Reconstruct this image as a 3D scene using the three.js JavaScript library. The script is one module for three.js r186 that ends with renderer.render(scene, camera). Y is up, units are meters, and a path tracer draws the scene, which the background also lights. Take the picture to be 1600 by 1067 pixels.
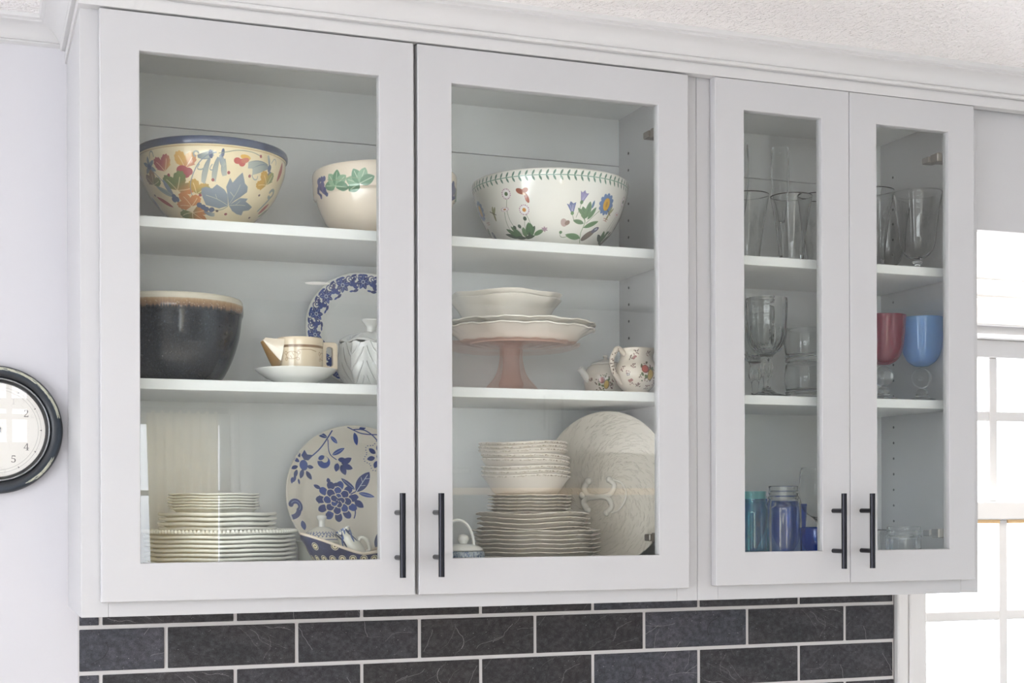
import * as THREE from 'three';
import { mergeGeometries, mergeVertices, toCreasedNormals } from 'three/addons/utils/BufferGeometryUtils.js';
import { RoundedBoxGeometry } from 'three/addons/geometries/RoundedBoxGeometry.js';
import { RectAreaLightUniformsLib } from 'three/addons/lights/RectAreaLightUniformsLib.js';

// ---------- camera, sky, lights, exposure ----------
const D = 1.42;                       // height of the door bottoms above the floor; heights below are given from there
const scene = new THREE.Scene();
const camera = new THREE.PerspectiveCamera(2 * Math.atan(792.43 / 2268.4) * 180 / Math.PI, 1600 / 1067, 0.05, 60);
camera.position.set(-0.18648, D + 0.14064, 2.24658);
camera.rotation.set(0, -0.35872, -0.00295, 'YXZ');
camera.setViewOffset(1600, 1584.85, 0, 0, 1600, 1067);   // the lens is shifted up so that verticals stay upright
scene.background = new THREE.Color(0.95, 0.985, 1.05);
scene.backgroundIntensity = 9.5;
const renderer = new THREE.WebGLRenderer({ antialias: true });
renderer.toneMapping = THREE.LinearToneMapping;
renderer.toneMappingExposure = 0.93;
renderer.shadowMap.enabled = true;
RectAreaLightUniformsLib.init();

// ---------- helpers ----------
const PI = Math.PI, V3 = (x, y, z) => new THREE.Vector3(x, y, z), R = (d) => d * PI / 180;
let seed = 7;
const rnd = () => { seed = (seed + 0x6d2b79f5) | 0; let t = Math.imul(seed ^ (seed >>> 15), 1 | seed); t = (t + Math.imul(t ^ (t >>> 7), 61 | t)) ^ t; return ((t ^ (t >>> 14)) >>> 0) / 4294967296; };
const rr = (a, b) => a + (b - a) * rnd();
const used = {};
const numbered = (n) => { used[n] = (used[n] ?? -1) + 1; return used[n] ? n + '_' + String(used[n]).padStart(3, '0') : n; };
const sh = (m) => { m.castShadow = m.receiveShadow = true; return m; };
function thing(name, label, category, x, y, z, group) {
  const o = new THREE.Group(); o.name = numbered(name); o.position.set(x, y, z); o.userData = { label, category };
  if (group) o.userData.group = group;
  scene.add(o); return o;
}
function part(name, geo, mat, parent, label) {
  const m = sh(new THREE.Mesh(geo, mat)); m.name = name; if (label) m.userData.label = label; parent.add(m); return m;
}
function struct(name, geo, mat, label) {
  const o = geo ? sh(new THREE.Mesh(geo, mat)) : new THREE.Group(); o.name = name; o.userData = { kind: 'structure' }; if (label) o.userData.label = label; scene.add(o); return o;
}
const copyOf = (o, label, x, y, z) => { const c = o.clone(); c.name = numbered(o.name.replace(/_\d+$/, '')); c.userData = { ...o.userData, label }; c.position.set(x, y, z); scene.add(c); return c; };
// box from corner to corner, lightly rounded edges when r is given; uv in metres
function box(x0, x1, y0, y1, z0, z1, r = 0) {
  const w = x1 - x0, h = y1 - y0, d = z1 - z0;
  const g = r ? new RoundedBoxGeometry(w, h, d, 2, r) : new THREE.BoxGeometry(w, h, d);
  g.translate((x0 + x1) / 2, (y0 + y1) / 2, (z0 + z1) / 2); return boxUV(g);
}
function boxUV(g) {
  const p = g.attributes.position, n = g.attributes.normal, uv = new Float32Array(p.count * 2);
  for (let i = 0; i < p.count; i++) {
    const ax = Math.abs(n.getX(i)), ay = Math.abs(n.getY(i)), az = Math.abs(n.getZ(i));
    const a = ax > ay && ax > az ? [p.getZ(i), p.getY(i)] : ay > az ? [p.getX(i), p.getZ(i)] : [p.getX(i), p.getY(i)];
    uv.set(a, i * 2);
  }
  g.setAttribute('uv', new THREE.BufferAttribute(uv, 2)); return g;
}
const merge = (list) => mergeGeometries(list.map((g) => { const h = g.index ? g.toNonIndexed() : g.clone(); for (const k of Object.keys(h.attributes)) if (!['position', 'normal', 'uv'].includes(k)) h.deleteAttribute(k); return h; }));
// smooth a profile of [r, h] points; a third entry 1 keeps a corner sharp
function smooth(pts, per = 6) {
  const out = []; let run = [];
  const flush = () => { if (run.length < 2) { run.forEach((p) => out.push([p.x, p.y])); return; } const c = new THREE.CatmullRomCurve3(run, false, 'centripetal').getPoints((run.length - 1) * per); c.forEach((p, i) => { if (i || !out.length) out.push([Math.max(0, p.x), p.y]); }); };
  for (const [r, h, s] of pts) { run.push(V3(r, h, 0)); if (s) { flush(); run = [V3(r, h, 0)]; } }
  if (run.length > 1) flush();
  return out;
}
// turned surface about y: u runs round (0.5 faces +z), v along the profile by length; ripple(phi, t, r, h) -> [dr, dh]
function turn(prof, { seg = 72, ripple, sx = 1, sz = 1 } = {}) {
  const n = prof.length, L = [0];
  for (let i = 1; i < n; i++) L[i] = L[i - 1] + Math.hypot(prof[i][0] - prof[i - 1][0], prof[i][1] - prof[i - 1][1]);
  const pos = [], uv = [], idx = [];
  for (let j = 0; j <= seg; j++) {
    const phi = (j / seg) * 2 * PI - PI;
    for (let i = 0; i < n; i++) {
      let [r, h] = prof[i];
      if (ripple && r > 1e-5) { const [a, b] = ripple(phi, L[i] / L[n - 1], r, h); r += a; h += b; }
      pos.push(Math.sin(phi) * r * sx, h, Math.cos(phi) * r * sz); uv.push(j / seg, L[i] / L[n - 1]);
    }
  }
  for (let j = 0; j < seg; j++) for (let i = 0; i < n - 1; i++) { const a = j * n + i, b = a + n; idx.push(a, b, a + 1, b, b + 1, a + 1); }
  const g = new THREE.BufferGeometry();
  g.setAttribute('position', new THREE.Float32BufferAttribute(pos, 3)); g.setAttribute('uv', new THREE.Float32BufferAttribute(uv, 2)); g.setIndex(idx); g.computeVertexNormals();
  const N = g.attributes.normal;                              // join the normals along the seam at the back
  for (let i = 0; i < n; i++) { const v = V3(N.getX(i) + N.getX(seg * n + i), N.getY(i) + N.getY(seg * n + i), N.getZ(i) + N.getZ(seg * n + i)).normalize(); N.setXYZ(i, v.x, v.y, v.z); N.setXYZ(seg * n + i, v.x, v.y, v.z); }
  return g;
}
const tube = (pts, r, seg = 40, rad = 10, closed = false) => new THREE.TubeGeometry(new THREE.CatmullRomCurve3(pts.map((p) => V3(...p)), closed), seg, r, rad, closed);
const ball = (r, x, y, z, s = 20) => { const g = new THREE.SphereGeometry(r, s, s * 0.6 | 0); g.translate(x, y, z); return g; };
const cyl = (r0, r1, h, x, y, z, s = 24) => { const g = new THREE.CylinderGeometry(r1, r0, h, s); g.translate(x, y, z); return g; };

// ---------- textures ----------
function canvas(w, h, paint, srgb = true) {
  const c = document.createElement('canvas'); c.width = w; c.height = h; const g = c.getContext('2d'); paint(g, w, h);
  const t = new THREE.CanvasTexture(c); if (srgb) t.colorSpace = THREE.SRGBColorSpace; t.wrapS = t.wrapT = THREE.RepeatWrapping; t.anisotropy = 8; return t;
}
function hash2(x, y, s) { let h = Math.imul(x, 374761393) + Math.imul(y, 668265263) + Math.imul(s, 1274126177) | 0; h = Math.imul(h ^ (h >>> 13), 1274126177); return ((h ^ (h >>> 16)) >>> 0) / 4294967296; }
function noise(x, y, P, s) { const ix = Math.floor(x), iy = Math.floor(y), fx = x - ix, fy = y - iy, m = (a) => ((a % P) + P) % P, u = fx * fx * (3 - 2 * fx), v = fy * fy * (3 - 2 * fy); const a = hash2(m(ix), m(iy), s), b = hash2(m(ix + 1), m(iy), s), c = hash2(m(ix), m(iy + 1), s), d = hash2(m(ix + 1), m(iy + 1), s); return (a + (b - a) * u) * (1 - v) + (c + (d - c) * u) * v; }
const fbm = (x, y, P, s, o = 4) => { let t = 0, a = 0.5; for (let i = 0; i < o; i++) { t += a * noise(x, y, P, s + i); x *= 2; y *= 2; P *= 2; a *= 0.5; } return t; };
function data(w, h, f, srgb = true) {
  const d = new Uint8Array(w * h * 4);
  for (let y = 0; y < h; y++) for (let x = 0; x < w; x++) { const c = f(x / w, y / h); d.set([c[0], c[1], c[2], 255].map((v) => Math.max(0, Math.min(255, v))), (y * w + x) * 4); }
  const t = new THREE.DataTexture(d, w, h); t.magFilter = THREE.LinearFilter; t.minFilter = THREE.LinearMipmapLinearFilter; t.generateMipmaps = true; t.wrapS = t.wrapT = THREE.RepeatWrapping; if (srgb) t.colorSpace = THREE.SRGBColorSpace; t.needsUpdate = true; return t;
}
// ---------- materials ----------
const lin = (r, g, b) => new THREE.Color().setRGB(r, g, b);
const std = (color, roughness, more = {}) => new THREE.MeshStandardMaterial({ color, roughness, ...more });
const glaze = (color, more = {}) => new THREE.MeshPhysicalMaterial({ color, roughness: 0.3, clearcoat: 1, clearcoatRoughness: 0.025, ...more });
const paint = std(lin(0.535, 0.53, 0.535), 0.38);
const caseIn = std(lin(0.86, 0.87, 0.865), 0.45);
const trimPaint = std(lin(0.62, 0.61, 0.605), 0.42);
const wallPaint = std(lin(0.60, 0.59, 0.61), 0.7);
const sheet = (c, more = {}) => new THREE.MeshPhysicalMaterial({ color: c, roughness: 0, transmission: 1, thickness: 0, ior: 1.5, ...more });
const pane = sheet(lin(0.985, 0.995, 0.985), { ior: 1.45 });
const clear = sheet(lin(0.982, 0.986, 0.984), { ior: 1.5 });
const tinted = new THREE.MeshPhysicalMaterial({ color: lin(0.975, 0.982, 0.978), roughness: 0, transmission: 1, thickness: 0.002, ior: 1.38 });
const solid = new THREE.MeshPhysicalMaterial({ color: lin(0.97, 0.98, 0.975), roughness: 0.01, transmission: 1, thickness: 0.02, ior: 1.45 });
const blackMetal = std(lin(0.012, 0.012, 0.018), 0.18, { metalness: 0.55 });
const greyMetal = std(lin(0.30, 0.27, 0.24), 0.38, { metalness: 0.8 });
const darkHole = std(lin(0.12, 0.12, 0.12), 0.9);
// ---------- the room ----------
const ZW = -0.313, YC = 0.957, XL = -1.9, XR = 3.4, ZB = 3.4;     // back wall face, ceiling, side walls, wall behind the camera
const ceilBump = data(512, 512, (u, v) => { const a = fbm(u * 60, v * 60, 60, 3, 3), c = 255 * Math.pow(Math.max(0, (a - 0.3) * 2), 1.2); return [c, c, c]; }, false);
ceilBump.repeat.set(3.6, 3.6);
struct('ceiling', box(XL - 0.15, XR + 0.15, D + YC, D + YC + 0.15, -0.47, ZB + 0.15), std(lin(0.90, 0.87, 0.855), 0.9, { bumpMap: ceilBump, bumpScale: 0.003 }));
const floorTex = data(512, 512, (u, v) => { const k = Math.floor(v * 6), f = v * 6 - k, n = fbm(u * 4 + k * 7, v * 64, 64, 5 + k, 4), s = 0.75 + 0.4 * n + 0.08 * hash2(k, 1, 2); const e = f < 0.03 ? 0.5 : 1; return [184 * s * e, 178 * s * e, 172 * s * e]; });
floorTex.repeat.set(1.2, 1.2);
struct('floor', box(XL - 0.15, XR + 0.15, -0.1, 0, -0.47, ZB + 0.15), std(0xffffff, 0.45, { map: floorTex }));

// back wall: plaster round the window opening, grout bed and slate tiles
const W1 = { x0: 1.69, x1: 2.66, y0: -0.46, y1: 0.524 };
const wallBack = struct('wall_back');
part('plaster', merge([
  box(XL - 0.15, W1.x0, 0, D + YC, -0.47, ZW), box(W1.x1, XR + 0.15, 0, D + YC, -0.47, ZW),
  box(W1.x0, W1.x1, D + W1.y1, D + YC, -0.47, ZW), box(W1.x0, W1.x1, 0, D + W1.y0, -0.47, ZW)]), wallPaint, wallBack);
const TH = 0.0705, TP = 0.0776, tx0 = -0.0105, tx1 = 1.6185;
part('grout', box(tx0 - 0.002, tx1 + 0.001, D - 0.0642 - 6 * TP, D + 0.014, ZW, ZW + 0.0045), std(lin(0.60, 0.58, 0.57), 0.9), wallBack);
const slate = [0, 1, 2, 3, 4].map((k) => canvas(512, 192, (g, w, h) => {
  const img = g.createImageData(w, h), tone = [40, 28, 23, 30, 25][k], blue = [9, 4, 1, 2, -1][k];
  for (let y = 0; y < h; y++) for (let x = 0; x < w; x++) {
    const n = fbm(x / 16 + k * 9, y / 16, 64, 11 + k, 5), f = hash2(x, y, k), m = fbm(x / 130, y / 130, 64, 31 + k, 3), v = tone + 52 * (n - 0.46) + 52 * (f - 0.5) + 16 * (m - 0.45), i = (y * w + x) * 4;
    img.data[i] = v + 14 + 6 * m; img.data[i + 1] = v + 14 + blue * 0.4; img.data[i + 2] = v + 16 + blue; img.data[i + 3] = 255;
  }
  g.putImageData(img, 0, 0);
  for (let i = 0; i < 9 + 2 * k; i++) {                         // pale calcite veins and dark cleavage lines
    g.strokeStyle = i % 3 ? `rgba(212,208,205,${rr(0.2, 0.85)})` : 'rgba(8,8,12,0.6)'; g.lineWidth = i % 3 ? rr(0.5, 1.5) : rr(1, 2.5); g.beginPath();
    let x = rr(0, w), y = rr(0, h), a = rr(0.3, 1.2) * (k % 2 ? 1 : -1); g.moveTo(x, y);
    for (let s = 0; s < 14; s++) { a += rr(-0.3, 0.3); x += Math.cos(a) * rr(5, 14); y += Math.sin(a) * rr(5, 14); g.lineTo(x, y); } g.stroke();
  }
  g.fillStyle = 'rgba(225,222,220,0.7)'; for (let i = 0; i < 26; i++) g.fillRect(rr(0, w), rr(0, h), rr(1, 4), rr(1, 2.5));
}));
const slateBump = data(256, 128, (u, v) => { const c = 255 * fbm(u * 14, v * 7, 14, 77, 5); return [c, c, c]; }, false);
const slateMat = slate.map((t) => std(0xffffff, 0.62, { map: t, bumpMap: slateBump, bumpScale: 0.0015 }));
const tileGeo = {};
let tileNo = 0;
for (let row = 0; row < 6; row++) {
  const yTop = D + 0.0129 - row * TP, off = row % 2 ? 0.1332 : 0.0243;
  for (let x = off - 0.2279; x < tx1; x += 0.2279) {
    const a = Math.max(tx0, x + 0.0031), b = Math.min(tx1, x + 0.2279 - 0.0031);
    if (b - a < 0.01) continue;
    const key = (b - a).toFixed(3);
    if (!tileGeo[key]) { const g = new RoundedBoxGeometry(b - a, TH, 0.006, 1, 0.0012); const p = g.attributes.position, uv = g.attributes.uv; for (let i = 0; i < p.count; i++) uv.setXY(i, p.getX(i) / 0.23 + 0.5, p.getY(i) / TH + 0.5); tileGeo[key] = g; }
    const m = part('tile' + (tileNo ? '_' + String(tileNo).padStart(3, '0') : ''), tileGeo[key], slateMat[a === tx0 && row < 3 ? 0 : (tileNo * 3 + row) % 5], wallBack);
    m.position.set((a + b) / 2, yTop - TH / 2, ZW + 0.0035 + rr(0, 0.0008)); m.rotation.z = (tileNo % 3 === 1 ? 1 : 0) * PI; tileNo++;
  }
}
// side walls and the wall behind the camera, each with its openings
const roomTone = std(lin(0.40, 0.41, 0.41), 0.8);
const W2 = { x0: 0.22, x1: 0.80, y0: -0.75, y1: 0.52 }, W4 = { x0: -1.80, x1: 0.10, y0: 0.36, y1: 0.92 }, W3 = { z0: 0.5, z1: 2.5, y0: -0.75, y1: 0.82 };
struct('wall_front', merge([
  ...[[XL - 0.15, W4.x0], [W4.x1, W2.x0], [W2.x1, XR + 0.15]].map(([a, b]) => box(a, b, 0, D + YC, ZB, ZB + 0.15)),
  ...[W2, W4].flatMap((w) => [box(w.x0, w.x1, D + w.y1, D + YC, ZB, ZB + 0.15), box(w.x0, w.x1, 0, D + w.y0, ZB, ZB + 0.15)])]), roomTone);
struct('wall_left', merge([
  box(XL - 0.15, XL, 0, D + YC, ZW, W3.z0), box(XL - 0.15, XL, 0, D + YC, W3.z1, ZB), box(XL - 0.15, XL, D + W3.y1, D + YC, W3.z0, W3.z1), box(XL - 0.15, XL, 0, D + W3.y0, W3.z0, W3.z1)]), wallPaint);
struct('wall_right', box(XR, XR + 0.15, 0, D + YC, ZW, ZB), std(lin(0.60, 0.68, 0.74), 0.7));

// the sash window in the back wall
function sashWindow(name, o, w, h, muntinsX, muntinsY, depth, meet, mat, withStop) {
  // o: group whose origin is the lower left corner of the opening on the room face, +z into the room
  const t = 0.04, m = 0.011;
  part('jamb', merge([box(0, 0.014, 0, h, -0.155, 0), box(w - 0.014, w, 0, h, -0.155, 0), box(0.014, w - 0.014, h - 0.014, h, -0.155, 0), box(0.014, w - 0.014, 0, 0.014, -0.155, 0)]), mat, o);
  for (const up of [0, 1]) {
    const y0 = up ? meet - 0.02 : 0.014, y1 = up ? h - 0.014 : meet + 0.02, z0 = depth - (up ? 0.064 : 0.032), z1 = z0 + 0.03, a = 0.015, b = w - 0.015;
    const s = part('sash', merge([box(a, a + t, y0, y1, z0, z1, 0.003), box(b - t, b, y0, y1, z0, z1, 0.003), box(a + t, b - t, y0, y0 + t, z0, z1, 0.003), box(a + t, b - t, y1 - t, y1, z0, z1, 0.003)]), mat, o);
    for (const x of muntinsX) part('muntin', box(x - m, x + m, y0 + t, y1 - t, z0 + 0.004, z1 - 0.004, 0.003), mat, s);
    for (const y of muntinsY.filter((v) => v > y0 + t && v < y1 - t)) part('muntin', box(a + t, b - t, y - m, y + m, z0 + 0.006, z1 - 0.006, 0.003), mat, s);
    part('pane', box(a + t, b - t, y0 + t, y1 - t, z0 + 0.013, z0 + 0.016), sheet(lin(0.99, 0.99, 0.99)), s);
    if (withStop && !up) { const e = [a + t, ...muntinsX, b - t]; for (let i = 0; i + 1 < e.length; i++) part('wood_bead', box(e[i] + m, e[i + 1] - m, y1 - t - 0.008, y1 - t, z1 - 0.012, z1 - 0.002), std(lin(0.62, 0.42, 0.22), 0.5), s, 'golden wood bead below the meeting rail'); }
  }
}
const win1 = struct('window_1'); win1.position.set(W1.x0, D + W1.y0, ZW);
{
  const w = W1.x1 - W1.x0, h = W1.y1 - W1.y0, cas = (x0, x1, y0, y1) => box(x0, x1, y0, y1, 0.001, 0.018, 0.004);
  sashWindow('w', win1, w, h, [0.265, 0.49, 0.715], [0.36, 0.80], -0.055, 0.59, trimPaint, true);
  part('casing', merge([cas(-0.068, -0.042, -0.1, h + 0.1), box(-0.0425, -0.0385, -0.1, h + 0.1, 0.001, 0.013), cas(-0.039, 0.004, -0.1, h + 0.002)]), trimPaint, win1);
  part('casing', cas(w - 0.004, w + 0.07, -0.1, h + 0.1), trimPaint, win1);
  part('casing', merge([cas(-0.0385, w - 0.004, h + 0.002, h + 0.058), box(-0.042, w, h + 0.058, h + 0.064, 0.001, 0.014), cas(-0.042, w - 0.004, h + 0.064, h + 0.1), cas(-0.075, w + 0.075, h + 0.1, h + 0.121)]), trimPaint, win1);
  part('sill', box(-0.09, w + 0.09, -0.03, 0, 0.001, 0.05, 0.006), trimPaint, win1);
}
const win2 = struct('window_2'); win2.position.set(W2.x1, D + W2.y0, ZB); win2.rotation.y = PI;
sashWindow('w', win2, W2.x1 - W2.x0, W2.y1 - W2.y0, [0.29], [0.32, 0.95], -0.055, 0.635, trimPaint);
const win4 = struct('window_4'); win4.position.set(W4.x1, D + W4.y0, ZB); win4.rotation.y = PI;
sashWindow('w', win4, W4.x1 - W4.x0, W4.y1 - W4.y0, [0.125, 0.54, 0.95, 1.36], [], -0.055, 0.215, trimPaint);
const win3 = struct('window_3'); win3.position.set(XL, D + W3.y0, W3.z1); win3.rotation.y = PI / 2;
sashWindow('w', win3, W3.z1 - W3.z0, W3.y1 - W3.y0, [0.5, 1.0, 1.5], [0.4, 1.17], -0.055, 0.785, trimPaint);
struct('trim_2', merge([box(0.805, 0.85, 0, D + 0.9, ZB - 0.02, ZB - 0.0005, 0.004), box(0.845, 1.45, D + 0.80, D + 0.9, ZB - 0.02, ZB - 0.0005, 0.004)]), trimPaint);

// crown moulding: along the cabinets with a return to the wall, and along the wall above the clock
{
  const XE = -0.0306, ZF = 0.0025, prof = [[-0.02, 0.8915], [0, 0.8915], [0, 0.9085], [-0.003, 0.9095], [-0.003, 0.9115], [0.006, 0.912], [0.0085, 0.9145], [0.0085, 0.917], [0.006, 0.919], [0.009, 0.922], [0.013, 0.929], [0.02, 0.937], [0.029, 0.942], [0.037, 0.9445], [0.037, 0.948], [0.042, 0.950], [0.044, YC], [-0.02, YC]];
  const sweep = (pr, path) => {           // path(p) -> list of [x, z] for the profile offset p
    const pos = [], uv = [], idx = [], n = path(0).length;
    pr.forEach(([p, y], i) => path(p).forEach(([x, z], j) => { pos.push(x, D + y, z); uv.push(j, i * 0.02); }));
    for (let i = 0; i + 1 < pr.length; i++) for (let j = 0; j + 1 < n; j++) { const a = i * n + j, b = a + n; idx.push(a, a + 1, b, b, a + 1, b + 1); }
    const g = new THREE.BufferGeometry(); g.setAttribute('position', new THREE.Float32BufferAttribute(pos, 3)); g.setAttribute('uv', new THREE.Float32BufferAttribute(uv, 2)); g.setIndex(idx);
    return toCreasedNormals(g, 0.5);
  };
  const wallProf = prof.slice(5).map(([p, y]) => [Math.max(p, -0.001), 0.9165 + (y - 0.912) * 0.9]);
  wallProf[0] = [0, 0.9158]; wallProf[wallProf.length - 2][1] = YC; wallProf[wallProf.length - 1] = [0, YC];
  struct('trim_1', merge([
    sweep(prof, (p) => [[XE - p, ZW + 0.0005], [XE - p, ZF + p], [XR, ZF + p]]),
    sweep(wallProf, (p) => [[XL, ZW + 0.0005 + p], [XE - p, ZW + 0.0005 + p]])]), trimPaint);
}
// valance board over the window, level with the cabinet fronts
{
  const t = thing('valance_board', 'white painted valance board spanning the window recess beside the narrow cabinet', 'valance', 1.6075, D + 0.6655, -0.046);
  part('board', box(0.0002, XR - 1.6078, 0, YC - 0.6657, 0, 0.02, 0.002), paint, t);
}
// ---------- wall cabinets ----------
const S1 = 0.5935, S2 = 0.342, FL = 0.030, ZI = -0.308;        // shelf tops, cabinet floor, face of the back panel
const handleGeo = (() => { const L = 0.134, b = new THREE.CylinderGeometry(0.0049, 0.0049, L, 24); b.translate(0, 0, 0.035); const e = []; for (const s of [-1, 1]) { const c = new THREE.CylinderGeometry(0.0042, 0.0042, 0.034, 18); c.rotateX(PI / 2); c.translate(0, s * 0.036, 0.0175); e.push(c); } return merge([b, ...e]); })();
function frameGeo(w, h, s, t, top = s) {
  const o = new THREE.Shape([[0, 0], [w, 0], [w, h], [0, h]].map((p) => new THREE.Vector2(...p))); o.holes.push(new THREE.Path([[s, s], [s, h - top], [w - s, h - top], [w - s, s]].map((p) => new THREE.Vector2(...p))));
  const b = 0.0012, g = new THREE.ExtrudeGeometry(o, { depth: t - 2 * b, bevelEnabled: true, bevelThickness: b, bevelSize: b, bevelOffset: -b, bevelSegments: 2, curveSegments: 1 }); g.translate(0, 0, -t + b); return g;
}
function door(cab, x0, x1, y0, y1, handleX, hingeX, label, top = 0.0579) {
  const d = new THREE.Group(); d.name = 'door'; d.userData.label = label; d.position.set(x0 - cab.position.x, D + y0 - cab.position.y, -cab.position.z); cab.add(d);
  const w = x1 - x0, h = y1 - y0, s = 0.0579;
  part('frame', frameGeo(w, h, s, 0.0185, top), paint, d);
  part('glass_pane', box(s - 0.004, w - s + 0.004, s - 0.004, h - top + 0.004, -0.0105, -0.0075), pane, d);
  const k = part('handle', handleGeo, blackMetal, d, 'black bar pull'); k.position.set(handleX - x0, 0.0955 - y0 + 0.001, 0);
  for (const y of [0.087, 0.792]) {
    const q = hingeX - x0, in_ = hingeX > (x0 + x1) / 2 ? -1 : 1, a = q, b = q - in_ * 0.034, c = part('hinge', merge([box(Math.min(a, b), Math.max(a, b), y - 0.0085, y + 0.0085, -0.042, -0.0192, 0.002), box(Math.min(a + in_ * 0.004, a - in_ * 0.02), Math.max(a + in_ * 0.004, a - in_ * 0.02), y - 0.006, y + 0.006, -0.062, -0.041, 0.002)]), greyMetal, d); c.userData.label = 'grey metal cup hinge';
  }
  return d;
}
function cabinet(label, x0, x1, stile) {
  const c = thing('wall_cabinet', label, 'cabinet', x0, D - 0.0235, ZW + 0.0008), w = x1 - x0, T = 0.9045 + 0.0235, oz = -(ZW + 0.0008), by = 0.0235, t = 0.0155;
  const B = (a, b, y0, y1, z0, z1, r) => box(a, b, y0 + by, y1 + by, z0 + oz, z1 + oz, r);
  part('side_panel', B(0, t, -0.0235, 0.9045, -0.312, -0.0395), paint, c); part('side_panel', B(w - t, w, -0.0235, 0.9045, -0.312, -0.0395), paint, c);
  part('back_panel', B(t, w - t, FL, 0.7972, -0.3121, ZI), caseIn, c); part('back_panel', B(t, w - t, 0.7992, 0.888, -0.3121, ZI), caseIn, c);
  part('top_panel', B(t, w - t, 0.888, 0.9045, -0.312, -0.0395), caseIn, c); part('bottom_panel', B(t, w - t, 0.0105, FL, -0.312, -0.0395), caseIn, c);
  part('face_frame', merge([B(0, stile, -0.0235, 0.9045, -0.0393, -0.0202, 0.001), B(w - stile, w, -0.0235, 0.9045, -0.0393, -0.0202, 0.001), B(stile, w - stile, 0.868, 0.9045, -0.0393, -0.0202, 0.001), B(stile, w - stile, -0.0235, 0.0285, -0.0393, -0.0202, 0.001)]), paint, c);
  if (w > 0.8) part('centre_stile', B(0.5045, 0.5345, 0.0287, 0.8678, -0.0393, -0.0202, 0.001), paint, c);
  for (const y of [S1, S2]) {
    const s = part('shelf', B(t + 0.001, w - t - 0.001, y - 0.0168, y, ZI + 0.001, -0.055, 0.0012), caseIn, c);
    for (const sx of [0, 1]) for (const z of [-0.265, -0.09]) { const x = sx ? w - t : t, q = sx ? -1 : 1; part('shelf_pin', merge([box(Math.min(x, x + q * 0.009), Math.max(x, x + q * 0.009), y - 0.0168 - 0.012 + by, y - 0.0172 + by, z - 0.006 + oz, z + 0.006 + oz, 0.001)]), clear, s, 'clear plastic shelf clip'); }
  }
  const holes = [];
  for (const sx of [0, 1]) for (const z of [-0.265, -0.09]) for (let y = 0.11; y < 0.84; y += 0.032) { const g = new THREE.CylinderGeometry(0.0026, 0.0026, 0.0006, 10); g.rotateZ(PI / 2); g.translate(sx ? w - t - 0.0003 : t + 0.0003, y + by, z + oz); holes.push(g); }
  const ph = part('pin_holes', merge(holes), darkHole, c); ph.userData.kind = 'stuff';
  return c;
}
const cabA = cabinet('wide white wall cabinet with two glazed doors holding bowls and dinner plates', -0.0276, 1.0098, 0.04);
door(cabA, 0, 0.4887, 0, 0.889, 0.4581, 0.055, 'glazed door with its pull at the inner stile');
door(cabA, 0.4952, 0.9839, 0, 0.889, 0.5223, 0.931, 'glazed door with its hinges showing at the outer stile');
const cabB = cabinet('narrow white wall cabinet with two slim glazed doors holding drinking glasses', 1.0103, 1.6068, 0.04);
door(cabB, 1.0360, 1.3098, 0.0026, 0.8910, 1.2740, 1.089, 'slim glazed door in front of the jars', 0.0532);
door(cabB, 1.3107, 1.5844, 0.0026, 0.8910, 1.3334, 1.516, 'slim glazed door in front of the coloured goblets', 0.0532);
// ---------- painted patterns ----------
// Paints on a turned piece: draw(k) gets k.at(phi in degrees, s in mm up from the foot, fn in mm with y downwards), k.poly, k.line, k.band
function painted(prof, footIndex, outer, W, H, base, draw) {
  let L = 0, s0 = 0; const acc = [0];
  for (let i = 1; i < prof.length; i++) { L += Math.hypot(prof[i][0] - prof[i - 1][0], prof[i][1] - prof[i - 1][1]); acc[i] = L; if (i === footIndex) s0 = L; }
  const rad = (s) => { const t = Math.min(L - 1e-6, s0 + s / 1000); let i = 1; while (acc[i] < t) i++; const f = (t - acc[i - 1]) / (acc[i] - acc[i - 1]); return Math.max(0.01, prof[i - 1][0] + f * (prof[i][0] - prof[i - 1][0])); };
  return canvas(W, H, (g) => {
    const X = (p) => W * (p + 180) / 360, Y = (s) => H * (1 - (s0 + s / 1000) / L), ky = H / (L * 1000);
    g.fillStyle = base; g.fillRect(0, 0, W, H);
    const k = {
      g, X, Y, ky,
      at(p, s, fn, rot = 0) { g.save(); g.translate(X(p), Y(s)); g.scale(W / (2 * PI * rad(s) * 1000), ky); g.rotate(R(rot)); fn(g); g.restore(); },
      path(pts) { g.beginPath(); pts.forEach(([p, s], i) => (i ? g.lineTo(X(p), Y(s)) : g.moveTo(X(p), Y(s)))); },
      poly(pts, fill) { k.path(pts); g.closePath(); g.fillStyle = fill; g.fill(); },
      line(pts, color, mm) { g.beginPath(); const q = pts.map(([p, s]) => [X(p), Y(s)]); g.moveTo(...q[0]); for (let i = 1; i < q.length - 1; i++) g.quadraticCurveTo(...q[i], (q[i][0] + q[i + 1][0]) / 2, (q[i][1] + q[i + 1][1]) / 2); g.lineTo(...q[q.length - 1]); g.strokeStyle = color; g.lineWidth = mm * ky; g.lineCap = 'round'; g.stroke(); },
      band(a, b, fill) { g.fillStyle = fill; g.fillRect(0, Y(b), W, Y(a) - Y(b)); },
    };
    draw(k);
  });
}
const oval = (g, x, y, a, b, rot, fill) => { g.fillStyle = fill; g.beginPath(); g.ellipse(x, y, a, b, R(rot), 0, 7); g.fill(); };
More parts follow.
